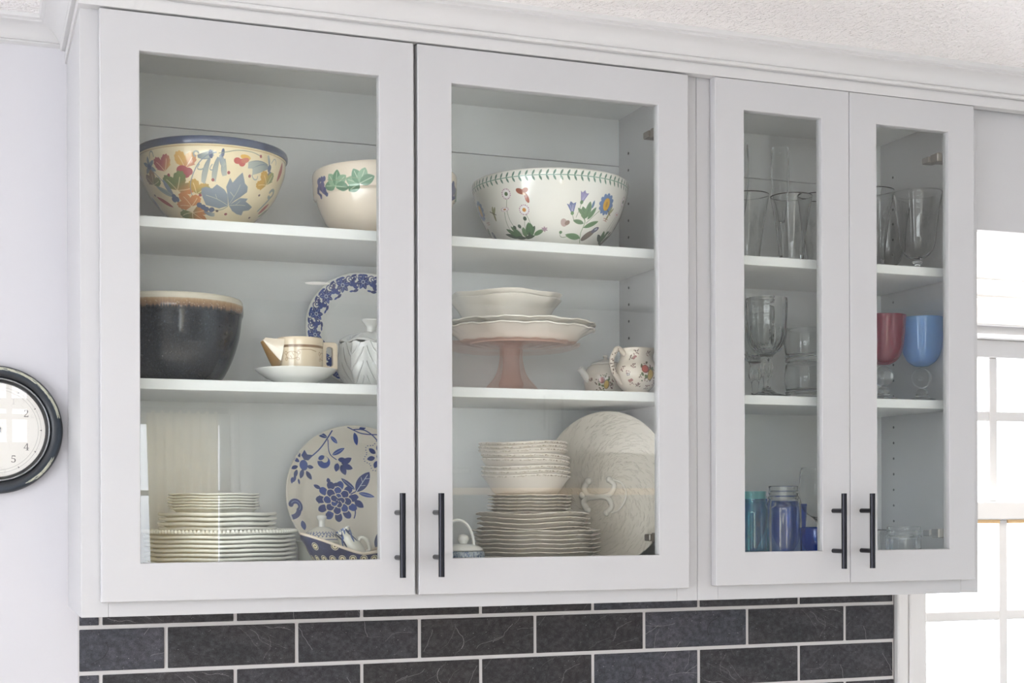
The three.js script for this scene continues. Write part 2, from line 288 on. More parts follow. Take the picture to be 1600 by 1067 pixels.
// a pointed leaf from (0,0) up to (0,-l)
const leaf = (g, l, w, fill, vein) => { g.fillStyle = fill; g.beginPath(); g.moveTo(0, 0); g.bezierCurveTo(w, -l * 0.25, w * 0.8, -l * 0.75, 0, -l); g.bezierCurveTo(-w * 0.8, -l * 0.75, -w, -l * 0.25, 0, 0); g.fill(); if (vein) { g.strokeStyle = vein; g.lineWidth = Math.max(0.3, w * 0.09); g.beginPath(); g.moveTo(0, 0); g.lineTo(0, -l * 0.85); g.stroke(); } };
// a lobed leaf of the vine, two colours brushed into each other
function lobed(g, size, c1, c2, lobes = 3) {
  size *= 1.22;
  const gr = g.createLinearGradient(-size * 0.7, -size * 0.9, size * 0.5, size * 0.1); gr.addColorStop(0.1, c1); gr.addColorStop(0.5, c1); gr.addColorStop(0.9, c2);
  const W = 0.56 * lobes, odd = lobes % 2; g.fillStyle = gr; g.beginPath(); g.moveTo(0, 0);
  for (let i = 0; i <= 60; i++) { const t = -W + 2 * W * i / 60, q = Math.PI * t / 1.05, r = size * (0.62 + 0.40 * Math.abs(odd ? Math.cos(q) : Math.sin(q)) ** 0.8 + 0.035 * Math.sin(31 * t)) * (1 - 0.18 * Math.abs(t) / W); g.lineTo(Math.sin(t) * r, -Math.cos(t) * r); }
  g.closePath(); g.fill();
  g.strokeStyle = 'rgba(250,228,186,0.75)'; g.lineWidth = size * 0.045; for (let i = 0; i < lobes; i++) { g.save(); g.rotate((i - (lobes - 1) / 2) * 1.05); g.beginPath(); g.moveTo(0, 0); g.quadraticCurveTo(size * 0.06, -size * 0.4, 0, -size * 0.72); g.stroke(); g.restore(); }
}
const open = (outer, inner) => [...outer, ...inner];           // outer foot-to-rim points then rim-to-centre points

// ---------- bowls on the top shelves ----------
const shelfY = D;                                               // all heights from the door bottoms
{
  const prof = smooth(open([[0, 0.004], [0.04, 0.004, 1], [0.042, 0, 1], [0.048, 0, 1], [0.052, 0.008], [0.0708, 0.0234], [0.0865, 0.0387], [0.1023, 0.0592], [0.1129, 0.0829], [0.1182, 0.0989], [0.1200, 0.1135], [0.1195, 0.1185], [0.1222, 0.1195], [0.1235, 0.1255], [0.1215, 0.131], [0.117, 0.1315]], [[0.1145, 0.127], [0.112, 0.10], [0.098, 0.06], [0.07, 0.03], [0.03, 0.012], [0, 0.011]]), 5);
  const foot = prof.findIndex((p) => p[1] === 0 && p[0] >= 0.0479);
  const tex = painted(prof, foot, 0, 2048, 768, '#efdfbb', (k) => {
    const { g } = k, RED = '#ac5558', YEL = '#e2b466', GRN = '#77854f', ORG = '#d0894a', BLU = '#84909c', DBL = '#55617f', PAL = '#9ea5a0';
    for (const [p, s] of [[-50, 118], [-100, 118], [100, 118], [150, 112]]) k.at(p, s - 14, () => lobed(g, 24, RED, YEL, 2), -8);
    k.at(-31, 106, () => { lobed(g, 25, YEL, '#c9775a', 2); }, 8); k.at(-32, 103, () => { oval(g, -3, 0, 10, 8, 0, RED); oval(g, 8, 2, 6, 6, 0, RED); oval(g, 1, 6, 8, 6, 0, RED); });
    k.at(-43, 72, () => lobed(g, 27, GRN, ORG, 3), 26); k.at(-24.5, 64, () => lobed(g, 22, '#c29a3f', GRN, 2), 24);
    const stroke = (a, b, w, c = PAL) => { w *= 1.5; const x0 = k.X(a[0]), y0 = k.Y(a[1]), x1 = k.X(b[0]), y1 = k.Y(b[1]), d = Math.hypot(x1 - x0, y1 - y0), nx = -(y1 - y0) / d * w * k.ky, ny = (x1 - x0) / d * w * k.ky, gr = g.createLinearGradient(x0, y0, x1, y1); gr.addColorStop(0, '#7f8a92'); gr.addColorStop(0.35, c); gr.addColorStop(1, '#b4b8ae'); for (const [f, o] of [['#6f7d88', 1.12], [gr, 0.92]]) { g.fillStyle = f; g.beginPath(); g.moveTo(x0 + nx * 0.2, y0 + ny * 0.2); g.quadraticCurveTo((x0 + x1) / 2 + nx * o, (y0 + y1) / 2 + ny * o, x1 + nx * 0.55, y1 + ny * 0.55); g.lineTo(x1 - nx * 0.3, y1 - ny * 0.3); g.quadraticCurveTo((x0 + x1) / 2 - nx * 0.35 * o, (y0 + y1) / 2 - ny * 0.35 * o, x0 - nx * 0.2, y0 - ny * 0.2); g.fill(); } };
    stroke([-20, 124], [-8, 131], 7); stroke([-10.8, 121.6], [-16.4, 82], 7.5); stroke([-4.2, 123.6], [-7.3, 86], 7.5); stroke([0.2, 121.6], [1.7, 96], 8); stroke([-3, 128], [1, 112], 7, BLU);
    k.line([[-19, 112], [-22, 105], [-17, 103], [-14, 110]], PAL, 2); k.line([[-9, 112], [-12, 104], [-8, 103]], PAL, 2); k.at(-21, 128, () => { g.strokeStyle = PAL; g.lineWidth = 2.5; g.beginPath(); g.arc(0, 0, 4, 2, 6); g.stroke(); });
    oval(g, k.X(-10), k.Y(128), 9, 13, -15, DBL); oval(g, k.X(-1), k.Y(131), 7, 13, 10, DBL);
    k.line([[-6, 131], [-11.4, 129.5], [-19.5, 114.6], [-24.5, 98.4], [-29.1, 79.5], [-29.5, 58.6], [-25.5, 47]], '#8592a0', 1.9); k.line([[-16, 36], [-10.4, 34.3], [2.7, 35.3], [9.1, 43.8]], '#8f9580', 1.4); k.line([[-4, 130], [2, 132.6], [9.9, 137.7], [23, 138.2], [30.6, 134]], '#8f9580', 1.1);
    // the big slate-blue grape leaf
    const lf = [[[8.9, 44.6], [-0.8, 38.3], [-16.3, 44], [-18.9, 58.3], [-19.5, 66], [-18.7, 74], [-14.6, 76.4], [-9.1, 73.7], [-4.9, 81], [2.1, 73.4], [5.8, 64.9]], [[5.8, 64.9], [3.4, 78], [5.9, 93.3], [8.7, 86], [12, 95], [16.1, 104], [20, 87.4], [23.7, 82.7], [24.8, 73.8], [19.5, 63], [14.9, 56], [9.8, 45]], [[9.8, 45.6], [15.3, 54.3], [19.8, 61.5], [28.7, 63], [27.9, 57], [40.3, 50], [38.9, 43], [31.5, 39], [33.1, 30.3], [24.6, 31], [16.5, 35.7]]];
    for (const p of lf) k.poly(p, BLU);
    for (const p of [[[9, 45], [-2, 55], [-15, 62]], [[-4, 56], [-6, 64]], [[9, 45], [14, 66], [16, 84]], [[13, 62], [8, 70]], [[9, 45], [20, 49], [30, 50]], [[18, 49], [21, 56]]]) k.line(p, '#d9d3bd', 1);
    k.at(17, 128, () => oval(g, 0, 0, 9, 4, 5, '#e3b24c')); k.at(13, 121, () => { oval(g, -5, 0, 6, 5, 0, '#c65f55'); oval(g, 3, 2, 6, 6, 0, '#c65f55'); oval(g, 8, -2, 7, 4, -20, '#cf7a5f'); });
    stroke([39, 122], [20, 115], 7.5, PAL); stroke([40, 120], [25, 106], 8, PAL); stroke([41, 121], [38, 138], 4, BLU); k.at(41.7, 119, () => { oval(g, 0, 0, 4, 6, 0, DBL); oval(g, 4, 9, 4, 5, 20, DBL); oval(g, 8, 14, 3, 6, 20, DBL); }); k.line([[43, 128], [46, 138], [49, 134], [49, 128]], PAL, 1.6); k.line([[25, 102], [27, 96], [31, 96], [31, 102]], PAL, 1.8);
    k.at(44, 92, () => lobed(g, 21, '#cda041', GRN, 3), -40); k.at(58.6, 104, () => leaf(g, 34, 8, '#b5605a'), 6); k.at(57.5, 82, () => { g.strokeStyle = PAL; g.lineWidth = 5; g.beginPath(); g.arc(0, 0, 7, 3.4, 8.5); g.stroke(); g.beginPath(); g.moveTo(4, 8); g.lineTo(-4, 34); g.stroke(); });
    k.at(62, 42, () => { leaf(g, 26, 7, '#b5554c'); }, 14); k.at(70, 38, () => leaf(g, 26, 7, GRN), 30);
    k.at(-36, 30, () => { lobed(g, 24, ORG, GRN, 4); }, 170); k.at(-34, 42, () => lobed(g, 22, ORG, ORG, 3), -20); k.at(-60, 44, () => leaf(g, 34, 6, '#b4554e'), -42); k.at(-50, 62, () => { leaf(g, 32, 6, BLU); }, -14); k.at(-50, 61, () => leaf(g, 36, 7, PAL, '#60787c'), -48);
    for (const [p, s] of [[-50, 62], [-48, 57], [-52, 57], [-24, 44], [-16.5, 36], [-10, 35], [-20, 40]]) k.at(p, s, () => oval(g, 0, 0, 4.2, 5, 30, DBL));
    stroke([-20, 30], [-6, 26], 5, BLU); k.at(-67, 116, () => { for (let i = 0; i < 6; i++) { g.rotate(1.05); leaf(g, 17, 5, BLU); } oval(g, 0, 0, 5, 5, 0, DBL); }); k.at(-70, 88, () => lobed(g, 20, '#9a7b58', GRN, 3), 20); k.line([[-64, 128], [-64, 139], [-60, 139], [-59, 130]], '#9a9a8a', 2); k.line([[-66, 112], [-58, 96], [-52, 80]], '#7b8790', 1.5);
    for (const [p, s] of [[-96, 50], [110, 60], [85, 80]]) k.at(p, s, () => leaf(g, 26, 9, BLU), 20);
    for (const [p, s] of [[4.4, 101], [-8.4, 88], [9.3, 28], [-47, 97.7], [-20.9, 62], [30.6, 134], [23, 100]]) k.at(p, s, () => oval(g, 0, 0, 2.4, 2.6, 0, '#9c4a48')); for (const [p, s] of [[40.5, 73], [51, 30], [-78, 72], [-3, 33]]) k.at(p, s, () => oval(g, 0, 0, 2.2, 2, 0, '#5e4038'));
    for (const p of [100, 140, 180, -140]) { k.at(p, 60, () => lobed(g, 30, BLU, PAL, 3)); k.at(p + 18, 90, () => lobed(g, 22, ORG, GRN, 3)); }
    k.band(141, 142.6, '#c9ae7c'); k.band(145.2, 166, '#3e4a68');
  });
  const t = thing('mixing_bowl', 'large cream pottery bowl painted with autumn leaves and a blue rim', 'bowl', 0.1931, D + S1 + 0.0003, -0.17);
  part('body', turn(prof, { seg: 96 }), glaze(0xffffff, { map: tex }), t);
}
{
  const prof = smooth(open([[0, 0.003], [0.052, 0.003, 1], [0.054, 0, 1], [0.06, 0, 1], [0.075, 0.01], [0.0991, 0.0298], [0.1099, 0.0492], [0.1164, 0.0665], [0.1175, 0.0715, 1], [0.1226, 0.0755, 1], [0.1238, 0.095], [0.1240, 0.113], [0.122, 0.117]], [[0.118, 0.115], [0.114, 0.07], [0.09, 0.03], [0.04, 0.01], [0, 0.009]]), 5);
  const foot = prof.findIndex((p) => p[1] === 0 && p[0] >= 0.0599);
  const tex = painted(prof, foot, 0, 2048, 512, '#e6d8c6', (k) => {
    const { g } = k, G1 = '#5f8a6c', G2 = '#86a98b', P = '#4d5282';
    for (let p = -180; p < 180; p += 66) {
      const o = p + 14;
      k.at(o + 90 - 76 - 90 + 0, 0, () => {});
      k.at(-76 + p + 180, 108, () => { for (let i = 0; i < 26; i++) oval(g, rr(-13, 13), rr(-15, 15), 4.6, 4.6, 0, ['#4a4f80', '#5a5c8e', '#3f4a7a', '#66608c'][i % 4]); });
      for (const [dp, rot] of [[19, 10], [41, -25]]) k.at(-76 + p + 180 + dp, 105, () => { for (let i = 0; i < 5; i++) { g.save(); g.rotate((i - 2) * 0.8); leaf(g, 27, 13, i % 2 ? G2 : G1, '#c6d3bb'); g.restore(); } }, rot);
      k.line([[-66 + p + 180, 118], [-54 + p + 180, 112], [-44 + p + 180, 117], [-36 + p + 180, 113]], '#8d9a7e', 1);
    }
  });
  const t = thing('serving_bowl', 'cream stoneware bowl with grape leaves round its collar, half behind the door stiles', 'bowl', 0.4877, D + S1 + 0.0003, -0.17);
  part('body', turn(prof, { seg: 96 }), glaze(0xffffff, { map: tex }), t);
}
{
  const prof = smooth(open([[0, 0.004], [0.064, 0.004, 1], [0.066, 0, 1], [0.075, 0, 1], [0.0915, 0.0175], [0.1087, 0.0355], [0.1236, 0.06], [0.1339, 0.0885], [0.1385, 0.104], [0.1402, 0.115], [0.1397, 0.122], [0.1375, 0.1235]], [[0.1345, 0.121], [0.13, 0.09], [0.105, 0.04], [0.06, 0.012], [0, 0.011]]), 5);
  const foot = prof.findIndex((p) => p[1] === 0 && p[0] >= 0.0749);
  const tex = painted(prof, foot, 0, 2048, 768, '#e9e6df', (k) => {
    const { g } = k, ST = '#6f7f62', LF = '#3f6b3c', DK = '#25402a', MID = '#5f8358';
    const daisy = (p, s, r, heart, flat = 1) => k.at(p, s, () => { g.scale(1, flat); for (let i = 0; i < 16; i++) { g.save(); g.rotate(i * PI / 8); oval(g, 0, -r * 0.62, r * 0.14, r * 0.36, 0, '#f0ecec'); oval(g, 0, -r * 0.9, r * 0.11, r * 0.12, 0, i % 2 ? '#a77390' : '#c3a0b4'); g.restore(); } oval(g, 0, 0, r * 0.36, r * 0.36, 0, heart); });
    const draw = (q) => {          // q turns the whole motif round the bowl
      const a = (p, s, f, r) => k.at(p + q, s, f, r), L = (pts, c, w) => k.line(pts.map(([p, s]) => [p + q, s]), c, w);
      L([[-57, 96], [-57.8, 93], [-59.8, 75], [-60, 58], [-58, 45]], ST, 1.1); L([[-62.5, 74], [-65.2, 56], [-64.2, 32], [-55, 20]], ST, 1.2); L([[-42.8, 66], [-40, 50], [-41, 34]], ST, 1.1); L([[-45, 56], [-47, 46], [-47, 34]], ST, 1); L([[-58, 44], [-54, 32], [-50, 22]], ST, 1); L([[-52.3, 44], [-49, 30], [-48, 22]], ST, 1);
      for (const [p, s, l, w, r, c] of [[-60, 22, 26, 6, -62, DK], [-58, 22, 28, 7, -38, LF], [-54, 20, 30, 6, -24, LF], [-50, 21, 22, 6, 4, MID], [-46, 22, 30, 7, 12, LF], [-46, 22, 26, 6, 34, DK], [-42, 24, 26, 7, 4, LF], [-40, 24, 22, 6, 58, MID], [-52, 20, 20, 5, 80, DK], [-50, 20, 22, 5, -80, DK]]) a(p, s, () => leaf(g, l, w, c, MID), r);
      daisy(-57 + q, 104.5, 9.5, '#3d5a30'); daisy(-61.6 + q, 79, 9, '#b0704a', 0.42); daisy(-43.7 + q, 74, 9.5, '#d08a2c');
      for (const [p, s] of [[-44.7, 58.5], [-52.3, 45], [-58, 44]]) a(p, s, () => oval(g, 0, 0, 3.2, 3.8, 0, DK));
      a(-42, 101, () => { oval(g, -7, -5, 8, 4.4, 30, '#9a4b2c'); oval(g, 2, -6, 6, 4, -20, '#a35a36'); oval(g, 4, 7, 3.6, 9, -18, '#9c4f33'); oval(g, 0, 0, 3.4, 2, 40, '#e8c8a8'); });
      a(-75.5, 76, () => { oval(g, 0, -5, 2.2, 8, 20, '#9a9a72'); oval(g, 4, -4, 2.2, 8, 35, '#9a9a72'); oval(g, -1, 7, 2.4, 7, 10, '#8f8f66'); g.strokeStyle = '#4a3b2a'; g.lineWidth = 1.3; g.beginPath(); g.moveTo(-9, -5); g.lineTo(5, 3); g.stroke(); });
      a(-27.9, 36, () => { for (let i = 0; i < 6; i++) { g.rotate(1.05); leaf(g, 6, 2, '#a88a9a'); } });
      // bellflowers, leaves and moths
      L([[15.9, 11], [11, 26], [10.5, 40], [10.7, 54], [8, 60], [5, 64]], '#7f9a72', 2.2); L([[12, 51], [17.6, 67.7], [24, 81]], ST, 1.2); L([[-0.2, 52], [-2.5, 60], [-3.3, 66]], ST, 1.2); L([[0.5, 60], [2, 74], [3, 88]], ST, 1.1); L([[0, 24], [-8, 18], [-12, 22], [-11.8, 31]], ST, 1);
      const bell = (p, s, r, c) => a(p, s, () => { g.fillStyle = c; g.beginPath(); g.moveTo(-2, 0); g.lineTo(-8, -17); g.lineTo(-4, -14.5); g.lineTo(-1, -20); g.lineTo(3, -15.5); g.lineTo(8, -17); g.lineTo(2.4, 0); g.fill(); g.strokeStyle = '#b6b3d2'; g.lineWidth = 0.9; for (const x of [-3, 1, 4]) { g.beginPath(); g.moveTo(0, -1); g.lineTo(x, -14); g.stroke(); } oval(g, 0, 1, 3, 3.4, 0, MID); }, r);
      bell(-3.7, 68, -12, '#5f6ca0'); bell(3, 88, 12, '#8279a8');
      a(27.5, 89.5, () => { g.scale(0.95, 1); for (let i = 0; i < 12; i++) { g.save(); g.rotate(i * PI / 6); oval(g, 0, -12, 4.6, 7.5, 0, '#5878ac'); g.restore(); } oval(g, 0, 0, 8.5, 11, 0, '#d9a62e'); oval(g, 0, 0, 3, 5, 0, '#b98a2a'); });
      a(13.2, 78, () => leaf(g, 15, 3.4, '#4f6f92'), 8); for (const [p, s, l, w, r] of [[9, 58, 24, 8, -22], [10, 60, 30, 8, 2], [12, 58, 26, 6, 24], [8, 64, 20, 5, -50], [9.5, 50, 22, 6, -78], [11, 42, 30, 7, 58], [13, 20, 30, 9, -80]]) a(p, s, () => leaf(g, l, w, MID, '#3d5f44'), r);
      a(-8.7, 49, () => { oval(g, -2, 0, 5.5, 8, -20, '#b9a09a'); oval(g, 4, 0, 4, 5, 30, '#8d7468'); }); a(23.5, 32, () => { oval(g, -4, 4, 7, 15, 38, '#6a5c55'); oval(g, 5, -9, 5, 8, 40, '#55546a'); oval(g, 6, -11, 2, 3, 40, '#a9aec0'); }); a(-11.8, 33, () => leaf(g, 7, 4, MID), 170);
      a(33.3, 65, () => { g.strokeStyle = '#b06a62'; g.lineWidth = 0.9; for (const [y, w] of [[0, 7], [3.4, 5.5]]) { g.beginPath(); g.moveTo(-w, y); for (let x = -w; x < w; x += 1.2) g.lineTo(x, y + (x * 7 % 2 > 0 ? 0.5 : -0.5)); g.stroke(); } });
    };
    draw(0); draw(110); draw(-125);
    // leaf garland below the rim
    const s = 131.5; k.line(Array.from({ length: 73 }, (_, i) => [-180 + i * 5, s]), '#6d9482', 1.3);
    for (let p = -180; p < 180; p += 5) { k.at(p, s, () => { g.save(); g.rotate(R(28)); leaf(g, 10.5, 2.5, '#4d7462'); g.restore(); g.save(); g.rotate(R(152)); leaf(g, 10.5, 2.5, '#4d7462'); g.restore(); }); }
  });
  const t = thing('salad_bowl', 'large white porcelain bowl printed with daisies, bellflowers and a green leaf garland', 'bowl', 0.7928, D + S1 + 0.0003, -0.165);
  part('body', turn(prof, { seg: 96 }), glaze(0xffffff, { map: tex }), t);
}
// ---------- middle shelf of the wide cabinet ----------
{
  const prof = smooth(open([[0, 0.004], [0.062, 0.004, 1], [0.064, 0, 1], [0.07, 0, 1], [0.0806, 0.0133], [0.0941, 0.0398], [0.1056, 0.0768], [0.1105, 0.1095], [0.1122, 0.1135], [0.1125, 0.124], [0.1112, 0.135], [0.109, 0.1378]], [[0.106, 0.136], [0.102, 0.09], [0.08, 0.03], [0.04, 0.01], [0, 0.009]]), 5);
  const foot = prof.findIndex((p) => p[1] === 0 && p[0] >= 0.0699);
  const tex = painted(prof, foot, 0, 1024, 512, '#24272f', (k) => {
    const { g } = k;
    for (let i = 0; i < 9000; i++) { g.fillStyle = ['rgba(88,94,112,0.5)', 'rgba(14,15,20,0.5)', 'rgba(96,80,72,0.3)'][i % 3]; g.fillRect(rr(0, 1024), rr(k.Y(128), k.Y(0)), rr(1, 2.6), rr(1, 2.6)); }
    for (let x = 0; x < 1024; x += 3) { const top = k.Y(140 + rr(-1, 1)), a = k.Y(129 + rr(-2, 2)), b = k.Y(122 + rr(-3, 2)); const gr = g.createLinearGradient(0, top, 0, b); gr.addColorStop(0, '#c9bda6'); gr.addColorStop(0.3, '#a98b6c'); gr.addColorStop(0.75, '#7d6452'); gr.addColorStop(1, 'rgba(60,52,50,0)'); g.fillStyle = gr; g.fillRect(x, top, 3, b - top); if (rnd() > 0.5) { g.fillStyle = 'rgba(220,212,200,0.5)'; g.fillRect(x, a + rr(-4, 4), rr(1, 4), 1.6); } }
    g.fillStyle = '#d6cfbe'; g.fillRect(0, 0, 1024, k.Y(137.5));
  });
  const t = thing('stoneware_bowl', 'dark blue-black glazed stoneware bowl with a brown and cream lip', 'bowl', 0.1296, D + S2 + 0.0003, -0.17);
  part('body', turn(prof, { seg: 96 }), std(0xffffff, 0.12, { map: tex }), t);
}
const cream = glaze(lin(0.80, 0.68, 0.52)), white = glaze(lin(0.86, 0.85, 0.81)), ivory = glaze(lin(0.84, 0.79, 0.72));
{ // saucer and low sauce boat
  const s = thing('saucer', 'plain white saucer under the brown-spouted sauce boat', 'saucer', 0.3214, D + S2 + 0.0003, -0.12);
  part('dish', turn(smooth([[0, 0.0035], [0.026, 0.0035, 1], [0.027, 0, 1], [0.031, 0, 1], [0.034, 0.004], [0.05, 0.012], [0.0665, 0.0245], [0.0673, 0.026], [0.066, 0.0262], [0.05, 0.0155], [0.034, 0.0075], [0.02, 0.007], [0, 0.007]], 4), { seg: 72 }), white, s);
  const t = thing('sauce_boat', 'small cream sauce boat with a brown glazed spout, standing on a saucer', 'sauce boat', 0.3277, D + S2 + 0.0075, -0.12);
  const h = 0.0695, prof = smooth([[0, 0.001], [0.026, 0, 1], [0.034, 0.004], [0.0372, 0.02], [0.0378, 0.05], [0.038, h], [0.0362, h + 0.0006], [0.0355, 0.05], [0.034, 0.015], [0, 0.006]], 4);
  const tex = painted(prof, 2, 0, 1024, 256, '#e8d6ba', (k) => {
    const { g } = k; k.band(71.5, 75.5, '#8a6a4a');
    for (const p of [-32, 62, 160]) { k.at(p, 58, () => { g.strokeStyle = '#b08e66'; g.lineWidth = 0.9; g.beginPath(); g.ellipse(0, 0, 10, 6, 0, 0, 7); g.stroke(); for (const q of [-1, 1]) { g.beginPath(); g.arc(q * 11, -4, 2.4, 0, 7); g.stroke(); g.beginPath(); g.arc(q * 10, 6, 2, 0, 7); g.stroke(); g.beginPath(); g.moveTo(0, -5 * q); g.lineTo(q * 3, 0); g.stroke(); } }); k.line([[p + 14, 66], [p + 40, 69], [p + 64, 65]], '#a98a66', 1); }
  });
  part('body', turn(prof, { seg: 64 }), glaze(0xffffff, { map: tex }), t);
  // spout: a U-shaped trough rising to its tip, its keel glazed brown
  const trough = (a0, a1, out) => {
    const pos = [], idx = [], nS = 14, nA = 12;
    for (let i = 0; i <= nS; i++) { const f = i / nS, x = -0.030 - 0.028 * f, w = (0.024 * (1 - f) + 0.007 * f) + out, top = h - 0.003 + 0.003 * f * f, bot = 0.012 + 0.051 * Math.pow(f, 1.15) - out; for (let j = 0; j <= nA; j++) { const a = a0 + (a1 - a0) * j / nA; pos.push(x - 0.009 * Math.sin(a) * (1 - f * 0.2), top - (top - bot) * Math.pow(Math.sin(a), 0.8), Math.cos(a) * w); } }
    for (let i = 0; i < nS; i++) for (let j = 0; j < nA; j++) { const a = i * (nA + 1) + j, b = a + nA + 1; idx.push(a, b, a + 1, b, b + 1, a + 1); }
    const g = new THREE.BufferGeometry(); g.setAttribute('position', new THREE.Float32BufferAttribute(pos, 3)); g.setAttribute('uv', new THREE.Float32BufferAttribute(new Float32Array(pos.length / 3 * 2), 2)); g.setIndex(idx); g.computeVertexNormals(); return g;
  };
  part('spout', trough(0.0001, PI - 0.0001, 0), cream, t, 'cream trough spout'); part('spout_glaze', trough(0.62, PI - 0.62, 0.0008), glaze(lin(0.30, 0.17, 0.06)), t, 'brown glazed underside of the spout');
  const sp = new THREE.Shape(); const rrct = (o, x0, y0, x1, y1, q) => { o.moveTo(x0 + q, y0); o.lineTo(x1 - q, y0); o.quadraticCurveTo(x1, y0, x1, y0 + q); o.lineTo(x1, y1 - q); o.quadraticCurveTo(x1, y1, x1 - q, y1); o.lineTo(x0 + q, y1); o.quadraticCurveTo(x0, y1, x0, y1 - q); o.lineTo(x0, y0 + q); o.quadraticCurveTo(x0, y0, x0 + q, y0); };
  rrct(sp, 0.034, 0.018, 0.0625, 0.0655, 0.007); const ho = new THREE.Path(); rrct(ho, 0.0435, 0.0255, 0.0545, 0.0575, 0.005); sp.holes.push(ho);
  const hg = new THREE.ExtrudeGeometry(sp, { depth: 0.009, bevelEnabled: true, bevelSize: 0.0012, bevelThickness: 0.0012, bevelOffset: -0.0012, bevelSegments: 2, curveSegments: 6 }); hg.translate(0, 0, -0.0045); part('handle', hg, cream, t);
}
{ // covered leaf tureen
  const veins = canvas(1024, 256, (g, w, h) => { g.fillStyle = '#777'; g.fillRect(0, 0, w, h); for (let k = 0; k < 7; k++) { const x = (k + 0.5) * w / 7; g.strokeStyle = '#eee'; g.lineWidth = 9; g.beginPath(); g.moveTo(x, h); g.lineTo(x, 0); g.stroke(); g.lineWidth = 4; for (let i = 0; i < 9; i++) for (const s of [-1, 1]) { g.beginPath(); g.moveTo(x, h - i * 28); g.quadraticCurveTo(x + s * 36, h - i * 28 - 8, x + s * 66, h - i * 28 - 44); g.stroke(); } } }, false);
  const m = glaze(lin(0.86, 0.855, 0.83), { bumpMap: veins, bumpScale: 0.003 });
  const t = thing('covered_tureen', 'white covered dish moulded with overlapping cabbage leaves', 'tureen', 0.4626, D + S2 + 0.0003, -0.17);
  part('body', turn(smooth([[0, 0.003], [0.03, 0.003, 1], [0.031, 0, 1], [0.036, 0, 1], [0.046, 0.008], [0.0562, 0.028], [0.0575, 0.048], [0.0545, 0.068], [0.0548, 0.0775, 1], [0.052, 0.0785], [0.05, 0.05], [0.03, 0.012], [0, 0.01]], 5), { seg: 112, ripple: (p, v, r, y) => { const k = Math.min(1, y / 0.03), a = Math.abs(((p / (2 * PI) * 7) % 1 + 1) % 1 - 0.5); return [k * 0.0022 * Math.sin(7 * p) + (a < 0.04 ? 0.0008 : 0), y > 0.066 ? 0.0016 * Math.sin(14 * p) : 0]; } }), m, t);
  const lid = part('lid', turn(smooth([[0.0515, 0.0795], [0.0535, 0.0815], [0.045, 0.0885], [0.03, 0.095], [0.014, 0.0985], [0, 0.0995]], 5), { seg: 112, ripple: (p, v, r) => [r * 0.03 * Math.sin(7 * p + 0.6), 0.0016 * Math.sin(7 * p) * Math.min(1, r / 0.04)] }), m, t);
  part('knob', turn(smooth([[0.0085, 0.0985], [0.0078, 0.104], [0.0088, 0.109], [0.0145, 0.1165], [0.0165, 0.119], [0.016, 0.1212], [0.012, 0.1205], [0, 0.1195]], 5), { seg: 36 }), white, lid);
}
// ---------- plates ----------
// plate profile: radius, rim height, thickness, foot radius, well radius
function plateProf(r, h, t, fr, well = 0.68, lip = 0.002) {
  const w = r * well, f = 0.0025;
  return smooth([[0, f], [fr - 0.005, f, 1], [fr - 0.004, 0, 1], [fr - 0.001, 0, 1], [fr + 0.001, f * 0.6], [w + 0.004, f + 0.0006], [w + (r - w) * 0.4, f + (h - f) * 0.5], [r - 0.003 - lip, h + 0.001 - lip - 0.0006], [r - 0.0012, h + 0.001 - lip * 0.92], [r, h + 0.001 - lip * 0.5], [r - 0.0008, h + 0.0008], [r - 0.0022, h + 0.001], [w + (r - w) * 0.4 - 0.001, f + (h - f) * 0.5 + t * 0.9], [w, f + t + 0.0008], [w - 0.006, f + t], [0, f + t]], 4);
}
function flatUV(g, r) { const p = g.attributes.position, uv = g.attributes.uv; for (let i = 0; i < p.count; i++) uv.setXY(i, 0.5 + p.getX(i) / (2 * r), 0.5 - p.getZ(i) / (2 * r)); return g; }
function disc(r, size, base, draw) { return canvas(size, size, (g) => { g.fillStyle = base; g.fillRect(0, 0, size, size); g.translate(size / 2, size / 2); const k = size / (2 * r * 1000); g.scale(k, k); draw(g); }); }
const BLUE = '#0f2c78', BL2 = '#1f4092';
const P2 = (g, pts, fill) => { g.beginPath(); pts.forEach(([x, y], i) => (i ? g.lineTo(x, -y) : g.moveTo(x, -y))); g.closePath(); g.fillStyle = fill; g.fill(); };
const L2 = (g, pts, c, w) => { g.beginPath(); g.moveTo(pts[0][0], -pts[0][1]); for (let i = 1; i < pts.length - 1; i++) g.quadraticCurveTo(pts[i][0], -pts[i][1], (pts[i][0] + pts[i + 1][0]) / 2, -(pts[i][1] + pts[i + 1][1]) / 2); const e = pts[pts.length - 1]; g.lineTo(e[0], -e[1]); g.strokeStyle = c; g.lineWidth = w; g.lineCap = 'round'; g.stroke(); };
const at2 = (g, x, y, rot, f) => { g.save(); g.translate(x, -y); g.rotate(R(rot)); f(); g.restore(); };
function standing(name, label, cat, x, y, z, tilt, yaw, geo, mat) {
  const t = thing(name, label, cat, x, y, z); t.rotation.order = 'YXZ'; t.rotation.set(R(90 - tilt), R(yaw), 0); part('dish', geo, mat, t); return t;
}
